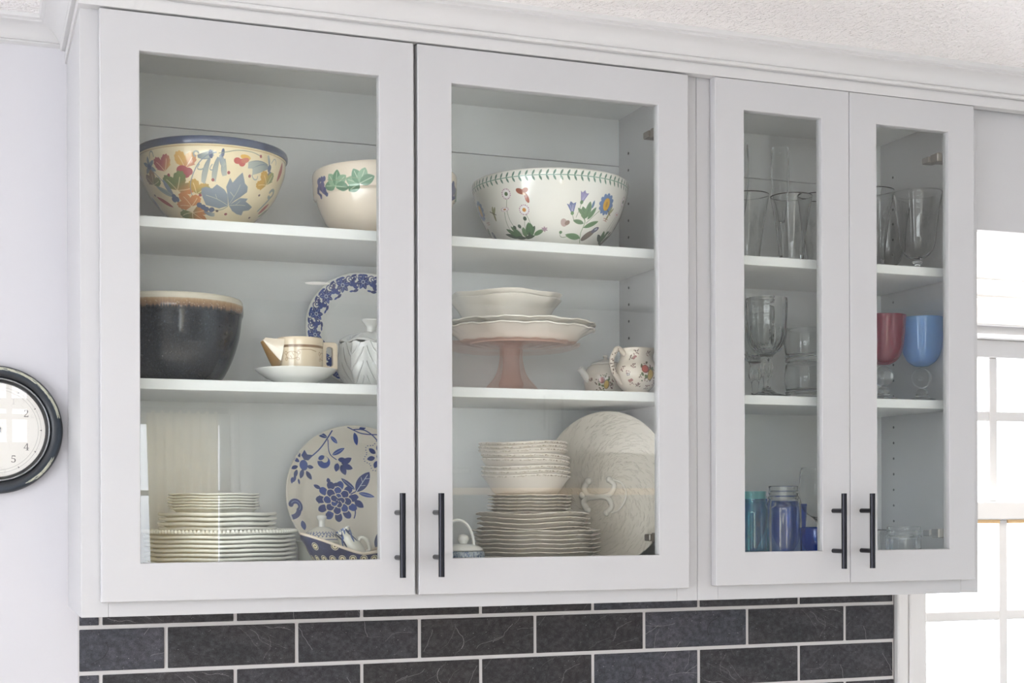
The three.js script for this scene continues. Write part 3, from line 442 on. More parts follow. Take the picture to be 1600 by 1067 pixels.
{ // plate with a blue scroll border
  const r = 0.110, tex = disc(r, 1024, '#e9e9e6', (g) => {
    const scroll = (s) => { g.strokeStyle = BLUE; g.lineCap = 'round'; g.lineWidth = 1.5; g.beginPath(); g.arc(0, 0, 5 * s, 0.4, 5.2); g.stroke(); g.beginPath(); g.arc(2 * s, 0, 2.4 * s, 1, 6); g.stroke(); };
    for (let i = 0; i < 15; i++) { g.save(); g.rotate(i * 2 * PI / 15);
      at2(g, 0, 93, 0, () => { for (let j = 0; j < 7; j++) { g.save(); g.rotate(j * 0.9); leaf(g, 13, 5.6, j % 2 ? BLUE : BL2, '#b9c6dd'); g.restore(); } oval(g, 0, 0, 3.4, 3.4, 0, '#c9d2e2'); oval(g, 0, 0, 2, 2, 0, BLUE); });
      at2(g, 15, 98, 20, () => scroll(1.1)); at2(g, -13, 86, 200, () => scroll(0.9)); at2(g, 17, 85, 40, () => { for (let j = 0; j < 5; j++) { g.save(); g.rotate(j * 0.7 - 1.4); leaf(g, 11, 3, BL2); g.restore(); } }); at2(g, -17, 99, 60, () => scroll(1)); at2(g, -21, 90, 30, () => leaf(g, 12, 4, BLUE)); at2(g, 9, 103, -70, () => leaf(g, 11, 3, BL2)); at2(g, -8, 80, -110, () => leaf(g, 11, 3.4, BLUE)); at2(g, -10, 103, 75, () => leaf(g, 10, 3, BL2));
      at2(g, 20, 101, 90, () => { leaf(g, 12, 3, BLUE); }); at2(g, 8, 79, 100, () => leaf(g, 9, 2.2, BL2)); g.restore(); }
    g.strokeStyle = '#e6e6e2'; g.lineWidth = 4; g.beginPath(); g.arc(0, 0, 108.5, 0, 7); g.stroke();
  });
  standing('dinner_plate', 'white plate with a blue scrollwork border leaning on the back behind the leaf-moulded dish', 'plate', 0.478, D + S2 + 0.0005 + 0.110 * Math.cos(R(12)) + 0.0005, -0.2785, 12, 0, flatUV(turn(plateProf(r, 0.019, 0.004, 0.06, 0.66), { seg: 128 }), r), glaze(0xffffff, { map: tex }));
}
{ // plate with large blue flowers
  const r = 0.131, tex = disc(r, 1024, '#ded6c9', (g) => {
    const petal = (x, y, rot, l, w) => at2(g, x, y, rot, () => { leaf(g, l, w, BLUE); });
    // left flower and its stem
    L2(g, [[-41, 120], [-50, 106], [-63, 88], [-78, 75]], BLUE, 2.2); P2(g, [[-76, 76], [-88, 76], [-93, 84], [-99, 74], [-94, 66], [-86, 66]], BLUE); at2(g, -95, 57, 0, () => oval(g, 0, 0, 8, 9, 0, BL2));
    for (const [x, y, ro, l, w] of [[-96, 50, 200, 18, 6], [-90, 48, 150, 18, 6], [-88, 56, 95, 12, 5], [-103, 62, -60, 14, 5], [-102, 70, -20, 16, 5], [-106, 54, -110, 14, 5], [-108, 48, 200, 16, 5], [-111, 38, 200, 14, 4], [-117, 34, 190, 12, 4], [-106, 32, 170, 10, 3]]) petal(x, y, ro, l, w);
    at2(g, -50, 108, -70, () => leaf(g, 22, 6, BLUE, '#cfd6e2')); at2(g, -44, 110, 130, () => leaf(g, 17, 5, BL2, '#cfd6e2'));
    L2(g, [[-49, 104], [-48, 92], [-45, 78], [-34, 70]], BLUE, 1.6); at2(g, -57, 65, 0, () => { g.fillStyle = BL2; g.beginPath(); g.arc(0, 0, 11.5, -2.6, 2.4 + 0.9); g.arc(2, -5, 6, 2.6, -2.8, true); g.fill(); oval(g, -4, -8, 6, 4, -30, BL2); });
    at2(g, -41, 78, 60, () => leaf(g, 27, 6, BL2, '#cfd6e2'));
    for (const [x, y, ro, l, w] of [[-31, 70, 95, 16, 7], [-25, 62, 60, 22, 8], [-24, 60, 110, 20, 8], [-26, 60, 160, 20, 8], [-32, 63, 195, 16, 7]]) petal(x, y, ro, l, w);
    // top right spray and the dotted flower
    L2(g, [[-12, 127], [-1, 122], [15, 115], [50, 114]], BLUE, 1.8); L2(g, [[-1, 123], [14, 125], [31, 116], [43, 103]], BLUE, 1.8); at2(g, 9, 125, 80, () => leaf(g, 13, 5, BLUE)); at2(g, 0, 118, 165, () => leaf(g, 22, 6, BL2));
    for (let i = 0; i < 7; i++) petal(45 + 8 * Math.sin(i * 0.9), 76 + 9 * Math.cos(i * 0.9), i * 51.5, 15, 6.5); at2(g, 45, 76, 0, () => { oval(g, 0, 0, 6, 6, 0, '#d8cfc1'); oval(g, 0, 0, 4.6, 4.6, 0, BL2); });
    for (let i = 0; i < 40; i++) { const a = i * PI / 20, q = 26 + 3 * Math.cos(7 * a); at2(g, 45 + q * Math.sin(a), 76 + q * Math.cos(a), 0, () => oval(g, 0, 0, 1.1, 0.7, 0, BLUE)); }
    // large central flower
    const ring = (x, y, q, n, l, w, o) => { for (let i = 0; i < n; i++) { const a = o + i * 2 * PI / n; at2(g, x + q * Math.sin(a), y + q * Math.cos(a), a * 180 / PI, () => { g.fillStyle = i % 3 ? BLUE : BL2; g.beginPath(); g.moveTo(-w * 0.5, 0); g.quadraticCurveTo(-w, -l * 0.8, 0, -l); g.quadraticCurveTo(w, -l * 0.8, w * 0.5, 0); g.closePath(); g.fill(); g.strokeStyle = '#ded6c9'; g.lineWidth = 1.5; g.stroke(); }); } };
    ring(-38, -7, 22, 11, 17, 11, 0.25); ring(-37, -6, 11, 8, 15, 11, 0.1); ring(-37, -6, 2, 5, 12, 9, 0.3); at2(g, -37, -6, 0, () => { oval(g, 0, 0, 4.5, 4.5, 0, BLUE); oval(g, -1, -1, 1, 1, 0, '#d8cfc1'); oval(g, 2, 1, 1, 1, 0, '#d8cfc1'); });
    for (const [x, y, ro, l, w] of [[-50, 26, -10, 10, 5], [-46, 22, 80, 18, 5], [-66, 16, -60, 14, 5], [-68, 4, 190, 16, 4], [-60, -14, 210, 14, 5], [-6, -6, 130, 20, 9], [-10, 2, 100, 12, 7], [-60, -30, 110, 12, 6]]) petal(x, y, ro, l, w);
    L2(g, [[-6, -22], [-6, -30], [-9, -38]], BLUE, 2); L2(g, [[-12, 6], [-4, 10], [4, 14]], BLUE, 1.8); at2(g, -2, 10, 36, () => { leaf(g, 46, 15, BLUE, '#cfd6e2'); g.strokeStyle = '#cfd6e2'; g.lineWidth = 1; for (const [y, s] of [[-14, 1], [-22, -1], [-30, 1]]) { g.beginPath(); g.moveTo(0, y); g.lineTo(s * 7, y - 6); g.stroke(); } }); at2(g, -4, 14, -48, () => leaf(g, 32, 6, BLUE, '#cfd6e2')); at2(g, 2, 8, 104, () => leaf(g, 30, 6, BL2, '#cfd6e2'));
    // scroll by the left edge and scattered leaves
    at2(g, -112, -22, 0, () => { g.strokeStyle = BLUE; g.lineWidth = 9; g.lineCap = 'round'; g.beginPath(); g.arc(-2, -4, 9, -2.9, 0.9); g.quadraticCurveTo(2, 14, -10, 17); g.stroke(); g.strokeStyle = '#9fb2d2'; g.lineWidth = 1; g.beginPath(); g.arc(-2, -4, 9, -2.6, 0.8); g.stroke(); });
    at2(g, -104, -44, 170, () => leaf(g, 18, 7, BL2)); at2(g, -124, -46, 150, () => leaf(g, 12, 3, BLUE)); at2(g, 70, 10, 60, () => leaf(g, 30, 9, BLUE, '#cfd6e2')); at2(g, 40, -50, 120, () => leaf(g, 40, 12, BL2)); at2(g, -60, -80, 200, () => leaf(g, 40, 12, BLUE)); at2(g, 96, 40, 20, () => leaf(g, 30, 10, BL2));
    g.strokeStyle = 'rgba(230,224,212,0.9)'; g.lineWidth = 3; g.beginPath(); g.arc(0, 0, 129.5, 0, 7); g.stroke();
  });
  standing('dinner_plate', 'cream dinner plate painted with large dark blue flowers, leaning behind the sauce boat with dots', 'plate', 0.462, D + FL + 0.0005 + 0.131 * Math.cos(R(15.5)) + 0.0006, -0.2695, 15.5, 0, flatUV(turn(plateProf(r, 0.017, 0.004, 0.07, 0.76), { seg: 128 }), r), glaze(0xffffff, { map: tex }));
}
{ // round platter with a moulded scroll ornament, standing in the corner
  const r = 0.1425, bump = canvas(1024, 1024, (g) => { g.fillStyle = '#888'; g.fillRect(0, 0, 1024, 1024); g.translate(512, 512); for (let i = 0; i < 1500; i++) { const a = rr(0, 6.283), q = rr(60, 500), l = rr(4, 26); g.strokeStyle = rnd() > 0.5 ? 'rgba(235,235,235,0.5)' : 'rgba(40,40,40,0.4)'; g.lineWidth = rr(1, 4); g.beginPath(); g.moveTo(Math.cos(a) * q, Math.sin(a) * q); g.lineTo(Math.cos(a + 0.08) * (q + l), Math.sin(a + 0.08) * (q + l)); g.stroke(); } }, false);
  const m = glaze(lin(0.72, 0.66, 0.575), { bumpMap: bump, bumpScale: 0.0035, clearcoat: 1, roughness: 0.22 });
  const t = standing('platter', 'large round cream platter with a swirled surface and raised scroll ornament, standing on edge', 'platter', 0.9135, D + FL + 0.0005 + 0.1428 * Math.cos(R(2.5)), -0.1865, 2.5, -56, flatUV(turn(smooth([[0, 0], [0.09, 0, 1], [0.12, 0.002], [0.140, 0.010], [0.1425, 0.0125], [0.1415, 0.0138], [0.136, 0.013], [0.115, 0.0065], [0.09, 0.0048], [0, 0.0048]], 5), { seg: 128 }), r), m);
  // ornament built from tubes lying on the face (local x across, -z up)
  const orn = [], curl = (pts, w) => orn.push(tube(pts.map(([x, u, y]) => [x, 0.0055 + (y ?? 0), -u]), w, 24, 8));
  curl([[-0.040, 0.022], [-0.046, 0.012], [-0.040, 0.001], [-0.024, -0.002]], 0.0052); curl([[-0.040, -0.022], [-0.046, -0.012], [-0.040, -0.004], [-0.024, -0.002]], 0.0052);
  curl([[0.004, 0.024], [0.012, 0.017], [0.006, 0.004], [-0.008, -0.001], [-0.024, -0.002]], 0.0046); curl([[0.0, -0.026], [0.008, -0.018], [0.002, -0.006], [-0.010, -0.002], [-0.024, -0.002]], 0.0046);
  for (const [x, u, w] of [[-0.038, 0.024, 0.0062], [-0.038, -0.024, 0.0058], [0.002, 0.026, 0.0056], [-0.002, -0.028, 0.0056], [-0.048, 0, 0.0072]]) orn.push(ball(w, x, 0.0055, -u));
  curl([[0.010, 0.026], [0.026, 0.020], [0.035, 0.004], [0.031, -0.012], [0.020, -0.024], [0.008, -0.028]], 0.0018);
  const o = part('ornament', merge(orn), glaze(lin(0.78, 0.74, 0.67)), t, 'raised scroll and shell ornament'); o.position.set(0.004, -0.0006, 0.012); o.scale.setScalar(1.12);
}
// pink glass cake stand with platters and bowls on it
{
  const pink = sheet(lin(0.975, 0.89, 0.86), { ior: 1.5 });
  const t = thing('cake_stand', 'pink pressed glass cake stand with a fluted pedestal', 'cake stand', 0.7168, D + S2 + 0.0003, -0.165);
  const fl = (n, a) => (p, v, r) => [a * Math.abs(Math.cos(n * p / 2)) * r / 0.04, 0];
  part('pedestal', turn(smooth([[0, 0.0035], [0.038, 0.0035, 1], [0.046, 0, 1], [0.0465, 0.0022], [0.0415, 0.0115], [0.031, 0.024], [0.0245, 0.036], [0.0205, 0.052], [0.0188, 0.064], [0.0190, 0.0745], [0.0215, 0.0785, 1], [0.017, 0.078], [0.0135, 0.06], [0.016, 0.03], [0.02, 0.012], [0, 0.0085]], 5), { seg: 120, ripple: fl(12, 0.0036) }), pink, t);
  part('plate', turn(smooth([[0, 0.0745], [0.022, 0.0745], [0.05, 0.0735], [0.09, 0.0755], [0.112, 0.0785], [0.1205, 0.083], [0.122, 0.0855], [0.119, 0.0855], [0.108, 0.082], [0.08, 0.0798], [0, 0.0795]], 5), { seg: 144, ripple: (p, v, r) => [r > 0.1 ? 0.0022 * Math.cos(24 * p) : 0, r > 0.06 ? 0.0007 * Math.cos(24 * p) * (r / 0.122) : 0] }), pink, t);
  const oval_ = (y, h, tt) => turn(smooth([[0, 0.003], [0.082, 0.003, 1], [0.083, 0, 1], [0.087, 0, 1], [0.089, 0.002], [0.102, 0.0045], [0.113, 0.014], [0.1315, h - 0.001], [0.137, h], [0.1375, h + 0.002], [0.134, h + 0.0025], [0.112, 0.014 + tt], [0.1, 0.0045 + tt], [0.08, 0.003 + tt], [0, 0.003 + tt]], 4), { seg: 144, sz: 0.90, ripple: (p, v, r) => { const k = Math.max(0, (r - 0.11) / 0.027); return [k * 0.0022 * Math.abs(Math.sin(6 * p)) - k * 0.001, k * (0.0012 * Math.cos(12 * p) + 0.0005 * Math.sin(31 * p))]; } });
  for (const [i, y, l] of [[0, 0.0856, 'lower of two cream scalloped oval platters on the pink cake stand'], [1, 0.0952, 'upper of two cream scalloped oval platters, right under the pair of bowls']]) {
    const p = thing('oval_platter', l, 'platter', 0.7315 + (i ? 0.002 : 0), D + S2 + y + 0.0004, -0.165, 'platters stacked on the cake stand'); part('dish', oval_(0, 0.026, 0.0066), ivory, p); p.rotation.y = i * 0.05;
  }
  for (const [i, y, l] of [[0, 0.1052, 'lower of two nested cream wavy-rimmed bowls on the cake stand'], [1, 0.1142, 'upper of two nested cream wavy-rimmed bowls on the cake stand']]) {
    const b = thing('serving_bowl', l, 'bowl', 0.7068 + i * 0.0015, D + S2 + y + 0.0004, -0.165, 'bowls nested on the cake stand');
    part('body', turn(smooth([[0, 0.0025], [0.056, 0.0025, 1], [0.057, 0, 1], [0.062, 0, 1], [0.068, 0.006], [0.0765, 0.024], [0.084, 0.040], [0.0955, 0.0545], [0.0975, 0.0575], [0.0945, 0.0575], [0.081, 0.043], [0.073, 0.028], [0.062, 0.0105], [0.05, 0.0085], [0, 0.0085]], 4), { seg: 128, ripple: (p, v, r) => { const k = Math.max(0, (r - 0.075) / 0.022); return [k * 0.0016 * Math.cos(10 * p + i), k * 0.0016 * Math.cos(5 * p + 1 + i * 0.4)]; } }), ivory, b);
  }
}
// fruit-printed teapot and cream jug
const fruit = (k, list) => { const { g } = k; for (const [p, s, q] of list) k.at(p, s, () => { g.scale(q, q); for (let i = 0; i < 48; i++) { const a = rr(0, 6.3), d = rr(6, 18); oval(g, Math.cos(a) * d, Math.sin(a) * d, rr(1, 2.3), rr(0.6, 1.3), rr(0, 180), ['#5d4334', '#6b5a45', '#7a5a50', '#55603a'][i % 4]); } oval(g, -4, -4, 6.2, 6.2, 0, '#7b3f34'); oval(g, -4.5, -4.5, 4.8, 5, 0, '#b15a4d'); oval(g, 5, 4, 5.6, 9.4, 8, '#6f5a2b'); oval(g, 4.6, 4.4, 4.4, 7.8, 8, '#c3a253'); oval(g, -3, 7, 3, 2, 30, '#5b6b3a'); oval(g, 9, -5, 3.4, 2, -50, '#5b6b3a'); oval(g, -9, 4, 3, 1.8, 60, '#5b6b3a'); }); };
const sprig = (k, p, s) => { const { g } = k; k.at(p, s, () => { for (let i = 0; i < 13; i++) oval(g, rr(-4.5, 4.5), rr(-4.5, 4.5), rr(0.8, 1.9), rr(0.6, 1.1), rr(0, 180), i % 3 ? '#8d6a63' : '#5a4a3c'); }); };
{
  const prof = smooth([[0, 0.003], [0.024, 0.003, 1], [0.025, 0, 1], [0.029, 0, 1], [0.036, 0.012], [0.0405, 0.030], [0.0395, 0.046], [0.033, 0.058], [0.0285, 0.062, 1], [0.026, 0.062], [0.03, 0.05], [0.03, 0.02], [0, 0.008]], 5), foot = prof.findIndex((p) => p[1] === 0 && p[0] >= 0.0289);
  const tex = painted(prof, foot, 0, 1024, 384, '#ddd4c8', (k) => { fruit(k, [[-28, 30, 0.95], [70, 30, 0.9], [170, 30, 0.9]]); for (const [p, s] of [[-66, 36], [-10, 22], [20, 45], [-50, 12], [35, 18]]) sprig(k, p, s); });
  const m = glaze(0xffffff, { map: tex }), t = thing('teapot', 'small fruit-printed white teapot with a short spout, behind the cream jug', 'teapot', 0.927, D + S2 + 0.0003, -0.225);
  part('body', turn(prof, { seg: 64 }), m, t);
  const lid = part('lid', turn(smooth([[0.0275, 0.0625], [0.0275, 0.0645], [0.015, 0.0695], [0.005, 0.0735], [0.003, 0.0755], [0.0048, 0.078], [0.0036, 0.0805], [0, 0.081]], 5), { seg: 40 }), glaze(lin(0.68, 0.63, 0.57)), t);
  const sp = tube([[-0.030, 0.028, 0.004], [-0.041, 0.037, 0.006], [-0.049, 0.047, 0.008], [-0.056, 0.054, 0.009]], 0.0062, 20, 14); part('spout', sp, white, t);
  part('handle', tube([[0.036, 0.046, 0], [0.054, 0.05, 0], [0.06, 0.034, 0], [0.052, 0.018, 0], [0.034, 0.016, 0]], 0.004, 30, 10), white, t);
}
{
  const prof = smooth([[0, 0.003], [0.017, 0.003, 1], [0.0175, 0, 1], [0.0205, 0, 1], [0.0215, 0.004], [0.030, 0.013], [0.0395, 0.031], [0.0378, 0.047], [0.0300, 0.062], [0.0282, 0.072], [0.0305, 0.0815], [0.029, 0.082], [0.0262, 0.072], [0.033, 0.05], [0.034, 0.03], [0.02, 0.008], [0, 0.007]], 5), foot = prof.findIndex((p) => p[1] === 0 && p[0] >= 0.0204);
  const tex = painted(prof, foot, 0, 1024, 512, '#ded3c5', (k) => { fruit(k, [[7, 44, 1.2], [140, 40, 1], [-120, 40, 1]]); for (const [p, s] of [[-40, 72], [-40, 24], [-62, 50], [-33, 55], [-20, 18], [24, 80], [16, 14], [40, 24], [-45, 42], [-24, 82]]) sprig(k, p, s); for (const [p, s] of [[-42, 28], [-28, 72]]) k.at(p, s, () => { for (let i = 0; i < 5; i++) oval(k.g, rr(-3, 3), rr(-3, 3), 2, 2, 0, '#a3706c'); }); });
  const t = thing('cream_jug', 'white cream jug printed with fruit, its looped handle turned outward', 'jug', 0.9375, D + S2 + 0.0003, -0.115);
  part('body', turn(prof, { seg: 72, ripple: (p, v, r, y) => { const k = Math.max(0, (y - 0.055) / 0.027), c = Math.max(0, Math.cos(p - 1.75)); return [k * k * 0.014 * c ** 4, k * k * 0.004 * c ** 4]; } }), glaze(0xffffff, { map: tex }), t);
  part('handle', tube([[-0.026, 0.070, 0.008], [-0.034, 0.0775, 0.009], [-0.0415, 0.0805, 0.01], [-0.0475, 0.072, 0.011], [-0.053, 0.060, 0.012], [-0.051, 0.044, 0.011], [-0.043, 0.031, 0.009], [-0.031, 0.018, 0.006]], 0.0046, 40, 12), glaze(0xffffff, { map: canvas(256, 64, (g) => { g.fillStyle = '#d9cdc0'; g.fillRect(0, 0, 256, 64); for (let i = 0; i < 40; i++) oval(g, rr(40, 220), rr(0, 64), rr(3, 7), rr(2, 4), rr(0, 180), ['#5d4334', '#7a5a50', '#6b5a45'][i % 3]); }) }), t);
}
// ---------- stacked plates on the cabinet floor ----------
const ORD = ['topmost', 'second from the top', 'third from the top', 'fourth from the top', 'fifth from the top', 'sixth from the top', 'lowest'];
const ordOf = (i, n) => (i === n - 1 ? 'lowest' : ORD[i]);
function stack(n, base, pitch, x, z, make, name, cat, label, group, wob = 0.0008) {
  let first;
  for (let i = 0; i < n; i++) {                                    // i counts from the bottom
    const l = label(ordOf(n - 1 - i, n)), px = x + rr(-wob, wob), pz = z + rr(-wob, wob);
    let o; if (!first) { o = first = make(name, l, cat, group); o.position.set(px, D + base, pz); } else o = copyOf(first, l, px, D + base + i * pitch, pz);
    o.rotation.y = 0.4 + rr(-0.07, 0.07);
  }
}
const rimWhite = glaze(lin(0.84, 0.835, 0.77), { roughness: 0.36, clearcoat: 0.6 }), plateMaker = (geo, mat) => (n, l, c, g) => { const t = thing(n, l, c, 0, 0, 0, g); part('dish', geo, mat, t); return t; };
const scal = (n, a, b, r0, r1) => (p, v, r) => { const k = Math.max(0, (r - r0) / (r1 - r0)); return [k * a * Math.cos(n * p), k * b * Math.cos(n * p + 0.5)]; };
stack(7, FL + 0.0004, 0.007, 0.2045, -0.17, plateMaker(turn(plateProf(0.1235, 0.0235, 0.0042, 0.072, 0.68, 0.0046), { seg: 120, ripple: scal(7, 0.0009, 0.0005, 0.09, 0.1235) }), rimWhite), 'dinner_plate', 'plate', (o) => `white scalloped dinner plate, ${o} of the seven under the beaded plate`, 'white dinner plates stacked under the beaded plate');
{
  const t = thing('dinner_plate', 'white dinner plate with a beaded edge between the large and medium stacks', 'plate', 0.2035, D + FL + 0.0004 + 0.049 + 0.0002, -0.17);
  part('dish', turn(plateProf(0.1255, 0.022, 0.0042, 0.072, 0.68, 0.003), { seg: 120 }), rimWhite, t);
  const beads = []; const bg = new THREE.SphereGeometry(0.0031, 10, 7); for (let i = 0; i < 120; i++) { const a = i / 120 * 2 * PI, g = bg.clone(); g.translate(Math.sin(a) * 0.1255, 0.0235, Math.cos(a) * 0.1255); beads.push(g); }
  part('beaded_edge', merge(beads), rimWhite, t, 'beaded rim');
}
stack(4, FL + 0.0006 + 0.049 + 0.0072, 0.0078, 0.2, -0.17, plateMaker(turn(plateProf(0.0955, 0.0222, 0.0048, 0.055, 0.68, 0.0052), { seg: 96, ripple: scal(6, 0.0009, 0.0005, 0.07, 0.0955) }), rimWhite), 'salad_plate', 'plate', (o) => `medium white plate, ${o} of the four lying on the beaded plate`, 'medium white plates on the beaded plate', 0.0012);
stack(6, FL + 0.0008 + 0.049 + 0.0072 + 0.0312, 0.0046, 0.195, -0.17, plateMaker(turn(plateProf(0.0735, 0.0228, 0.002, 0.042, 0.68, 0.0033), { seg: 96, ripple: scal(6, 0.0008, 0.0004, 0.05, 0.0735) }), rimWhite), 'bread_plate', 'plate', (o) => `small white bread plate, ${o} of the six crowning the plain white plates`, 'small white plates on top of the white plate pile', 0.0012);
// cream plates and bowls with a rough roped edge
const rope = canvas(1024, 256, (g, w, h) => { g.fillStyle = '#e4dbd1'; g.fillRect(0, 0, w, h); for (let i = 0; i < 260; i++) { g.fillStyle = ['rgba(110,92,70,0.55)', 'rgba(240,234,224,0.8)', 'rgba(140,120,95,0.45)'][i % 3]; g.fillRect(rr(0, w), h * rr(0.492, 0.508), rr(3, 10), rr(1, 2)); } });
const creamRope = glaze(0xffffff, { map: rope, clearcoat: 0.4, roughness: 0.4 });
const rough = (n, a, b, r0, r1) => (p, v, r) => { const k = Math.max(0, (r - r0) / (r1 - r0)), e = Math.max(0, (r - r1 * 0.975) / (r1 * 0.025)); return [k * a * Math.cos(n * p) + e * 0.0003 * Math.sin(31 * p + 2 * Math.sin(5 * p)), k * b * Math.cos(n * p + 0.5) + e * 0.00035 * Math.sin(27 * p + 3 * Math.sin(3 * p))]; };
stack(7, FL + 0.0004, 0.0075, 0.7628, -0.165, plateMaker(turn(plateProf(0.1155, 0.0245, 0.0044, 0.066), { seg: 200, ripple: rough(9, 0.0009, 0.0007, 0.08, 0.1155) }), creamRope), 'dinner_plate', 'plate', (o) => `cream rope-edged dinner plate, ${o} of seven at the foot of the pile`, 'large cream rope-edged plates');
stack(4, FL + 0.0006 + 0.0528, 0.0085, 0.758, -0.165, plateMaker(turn(plateProf(0.103, 0.0212, 0.0054, 0.058), { seg: 200, ripple: rough(4, 0.0015, 0.0020, 0.065, 0.103) }), creamRope), 'luncheon_plate', 'plate', (o) => `cream wavy plate, ${o} of four halfway up the cream pile`, 'medium cream wavy plates', 0.0016);
stack(6, FL + 0.0008 + 0.0528 + 0.034, 0.006, 0.7505, -0.165, plateMaker(turn(plateProf(0.0742, 0.0142, 0.0032, 0.044), { seg: 180, ripple: rough(8, 0.0006, 0.0004, 0.05, 0.0742) }), creamRope), 'bread_plate', 'plate', (o) => `small cream rope-edged plate, ${o} of the six right below the cream bowls`, 'small cream plates below the bowls', 0.001);
{
  const bowlGeo = turn(smooth([[0, 0.002], [0.028, 0.002, 1], [0.029, 0, 1], [0.033, 0, 1], [0.044, 0.005], [0.057, 0.012], [0.067, 0.026], [0.0775, 0.0405], [0.0793, 0.0418], [0.0793, 0.0436], [0.0772, 0.0445], [0.0655, 0.031], [0.055, 0.0175], [0.042, 0.0095], [0.03, 0.0072], [0, 0.007]], 4), { seg: 200, ripple: (p, v, r) => { const k = Math.max(0, (r - 0.05) / 0.029), e = Math.max(0, (r - 0.076) / 0.003); return [k * 0.0012 * Math.cos(5 * p) + e * 0.0003 * Math.sin(29 * p), k * 0.0014 * Math.cos(3 * p + 0.7) + e * 0.0003 * Math.sin(25 * p + 2 * Math.sin(4 * p))]; } });
  const mk = plateMaker(bowlGeo, creamRope), y0 = FL + 0.001 + 0.0528 + 0.034 + 0.036;
  const place = (o, i, y, dx, tz, tx) => { o.position.set(0.7445 + dx, D + y, -0.165); o.rotation.set(tx, 0.3 + i * 0.05, tz); };
  const sets = [[3, y0 - 0.0002, 0.0075, 0, 0, 0, 'lower', 'the lower group of three cream bowls'], [2, y0 + 0.0262, 0.0078, -0.0015, -0.045, 0.01, 'tilted', 'the tilted pair of cream bowls'], [3, y0 + 0.0445, 0.0062, -0.004, 0.012, -0.01, 'upper', 'the three cream bowls crowning the pile']];
  let first; for (const [n, y, p, dx, tz, tx, , g] of sets) for (let i = 0; i < n; i++) { const l = `cream wavy-rimmed cereal bowl, ${n === 2 ? ['lower', 'upper'][i] + ' of' : ['lowest', 'middle one', 'topmost'][i] + ' of'} ${g}`; const o = first ? copyOf(first, l, 0, 0, 0) : (first = mk('cereal_bowl', l, 'bowl', 'cream bowls on the cream plate pile')); place(o, i + (tz ? 3 : 0), y + i * p, dx, tz, tx); }
}
// ---------- small blue and white pieces on the floor of the wide cabinet ----------
const speckle = (bg, a, b) => canvas(512, 128, (g, w, h) => { g.fillStyle = bg; g.fillRect(0, 0, w, h); for (let i = 0; i < 1500; i++) { g.strokeStyle = i % 2 ? a : b; g.lineWidth = rr(1, 3); g.beginPath(); const x = rr(0, w), y = rr(0, h); g.arc(x, y, rr(1, 5), rr(0, 6), rr(2, 6)); g.stroke(); } });
{ // covered sugar dish
  const t = thing('covered_dish', 'small covered dish with a blue-scrolled domed lid, behind the dotted sauce boat', 'dish', 0.3755, D + FL + 0.0004, -0.172);
  const base = speckle('#c8ccc8', '#3d527f', '#54709a');
  part('body', turn(smooth([[0, 0.004], [0.03, 0.004, 1], [0.039, 0.0085, 1], [0.0395, 0.02], [0.0405, 0.042], [0.0425, 0.0515], [0.0435, 0.0535], [0.042, 0.055, 1], [0.037, 0.0548], [0.036, 0.02], [0, 0.008]], 4), { seg: 64 }), glaze(lin(0.74, 0.75, 0.67)), t);
  part('base_band', turn([[0.03, 0.0002], [0.039, 0], [0.0398, 0.002], [0.0396, 0.0115], [0.0388, 0.0125]], { seg: 64 }), glaze(0xffffff, { map: base }), t, 'blue speckled foot band');
  const prof = smooth([[0.0365, 0.0552], [0.0335, 0.0565, 1], [0.0305, 0.063], [0.024, 0.0705], [0.013, 0.0765], [0.0065, 0.0782], [0, 0.0785]], 5);
  const lidTex = canvas(1024, 256, (g, w, h) => { g.fillStyle = '#dcd8cc'; g.fillRect(0, 0, w, h); g.fillStyle = '#33477d'; g.fillRect(0, h * 0.9, w, 9); for (let i = 0; i < 30; i++) { const x = i * w / 30, y = h * 0.70; g.strokeStyle = i % 2 ? '#2f4580' : '#4f669c'; g.lineWidth = 6; g.beginPath(); g.arc(x, y, 14, 0.5 + i, 5 + i); g.stroke(); g.lineWidth = 4; g.beginPath(); g.arc(x + 17, y + 14, 9, 2, 6.4); g.stroke(); oval(g, x + 8, y - 26, 5, 9, 30, '#3b5190'); oval(g, x + 20, y - 12, 4, 8, -40, '#3b5190'); oval(g, x + 4, y + 26, 5, 8, 60, '#32477f'); } });
  const lid = part('lid', turn(prof, { seg: 64 }), glaze(0xffffff, { map: lidTex }), t, 'domed lid with a blue scroll border');
  part('knob', turn(smooth([[0.0055, 0.0778], [0.0052, 0.0845], [0.0058, 0.089], [0.0082, 0.0925], [0.0085, 0.0952], [0.006, 0.0975], [0, 0.098]], 4), { seg: 32 }), white, lid);
}
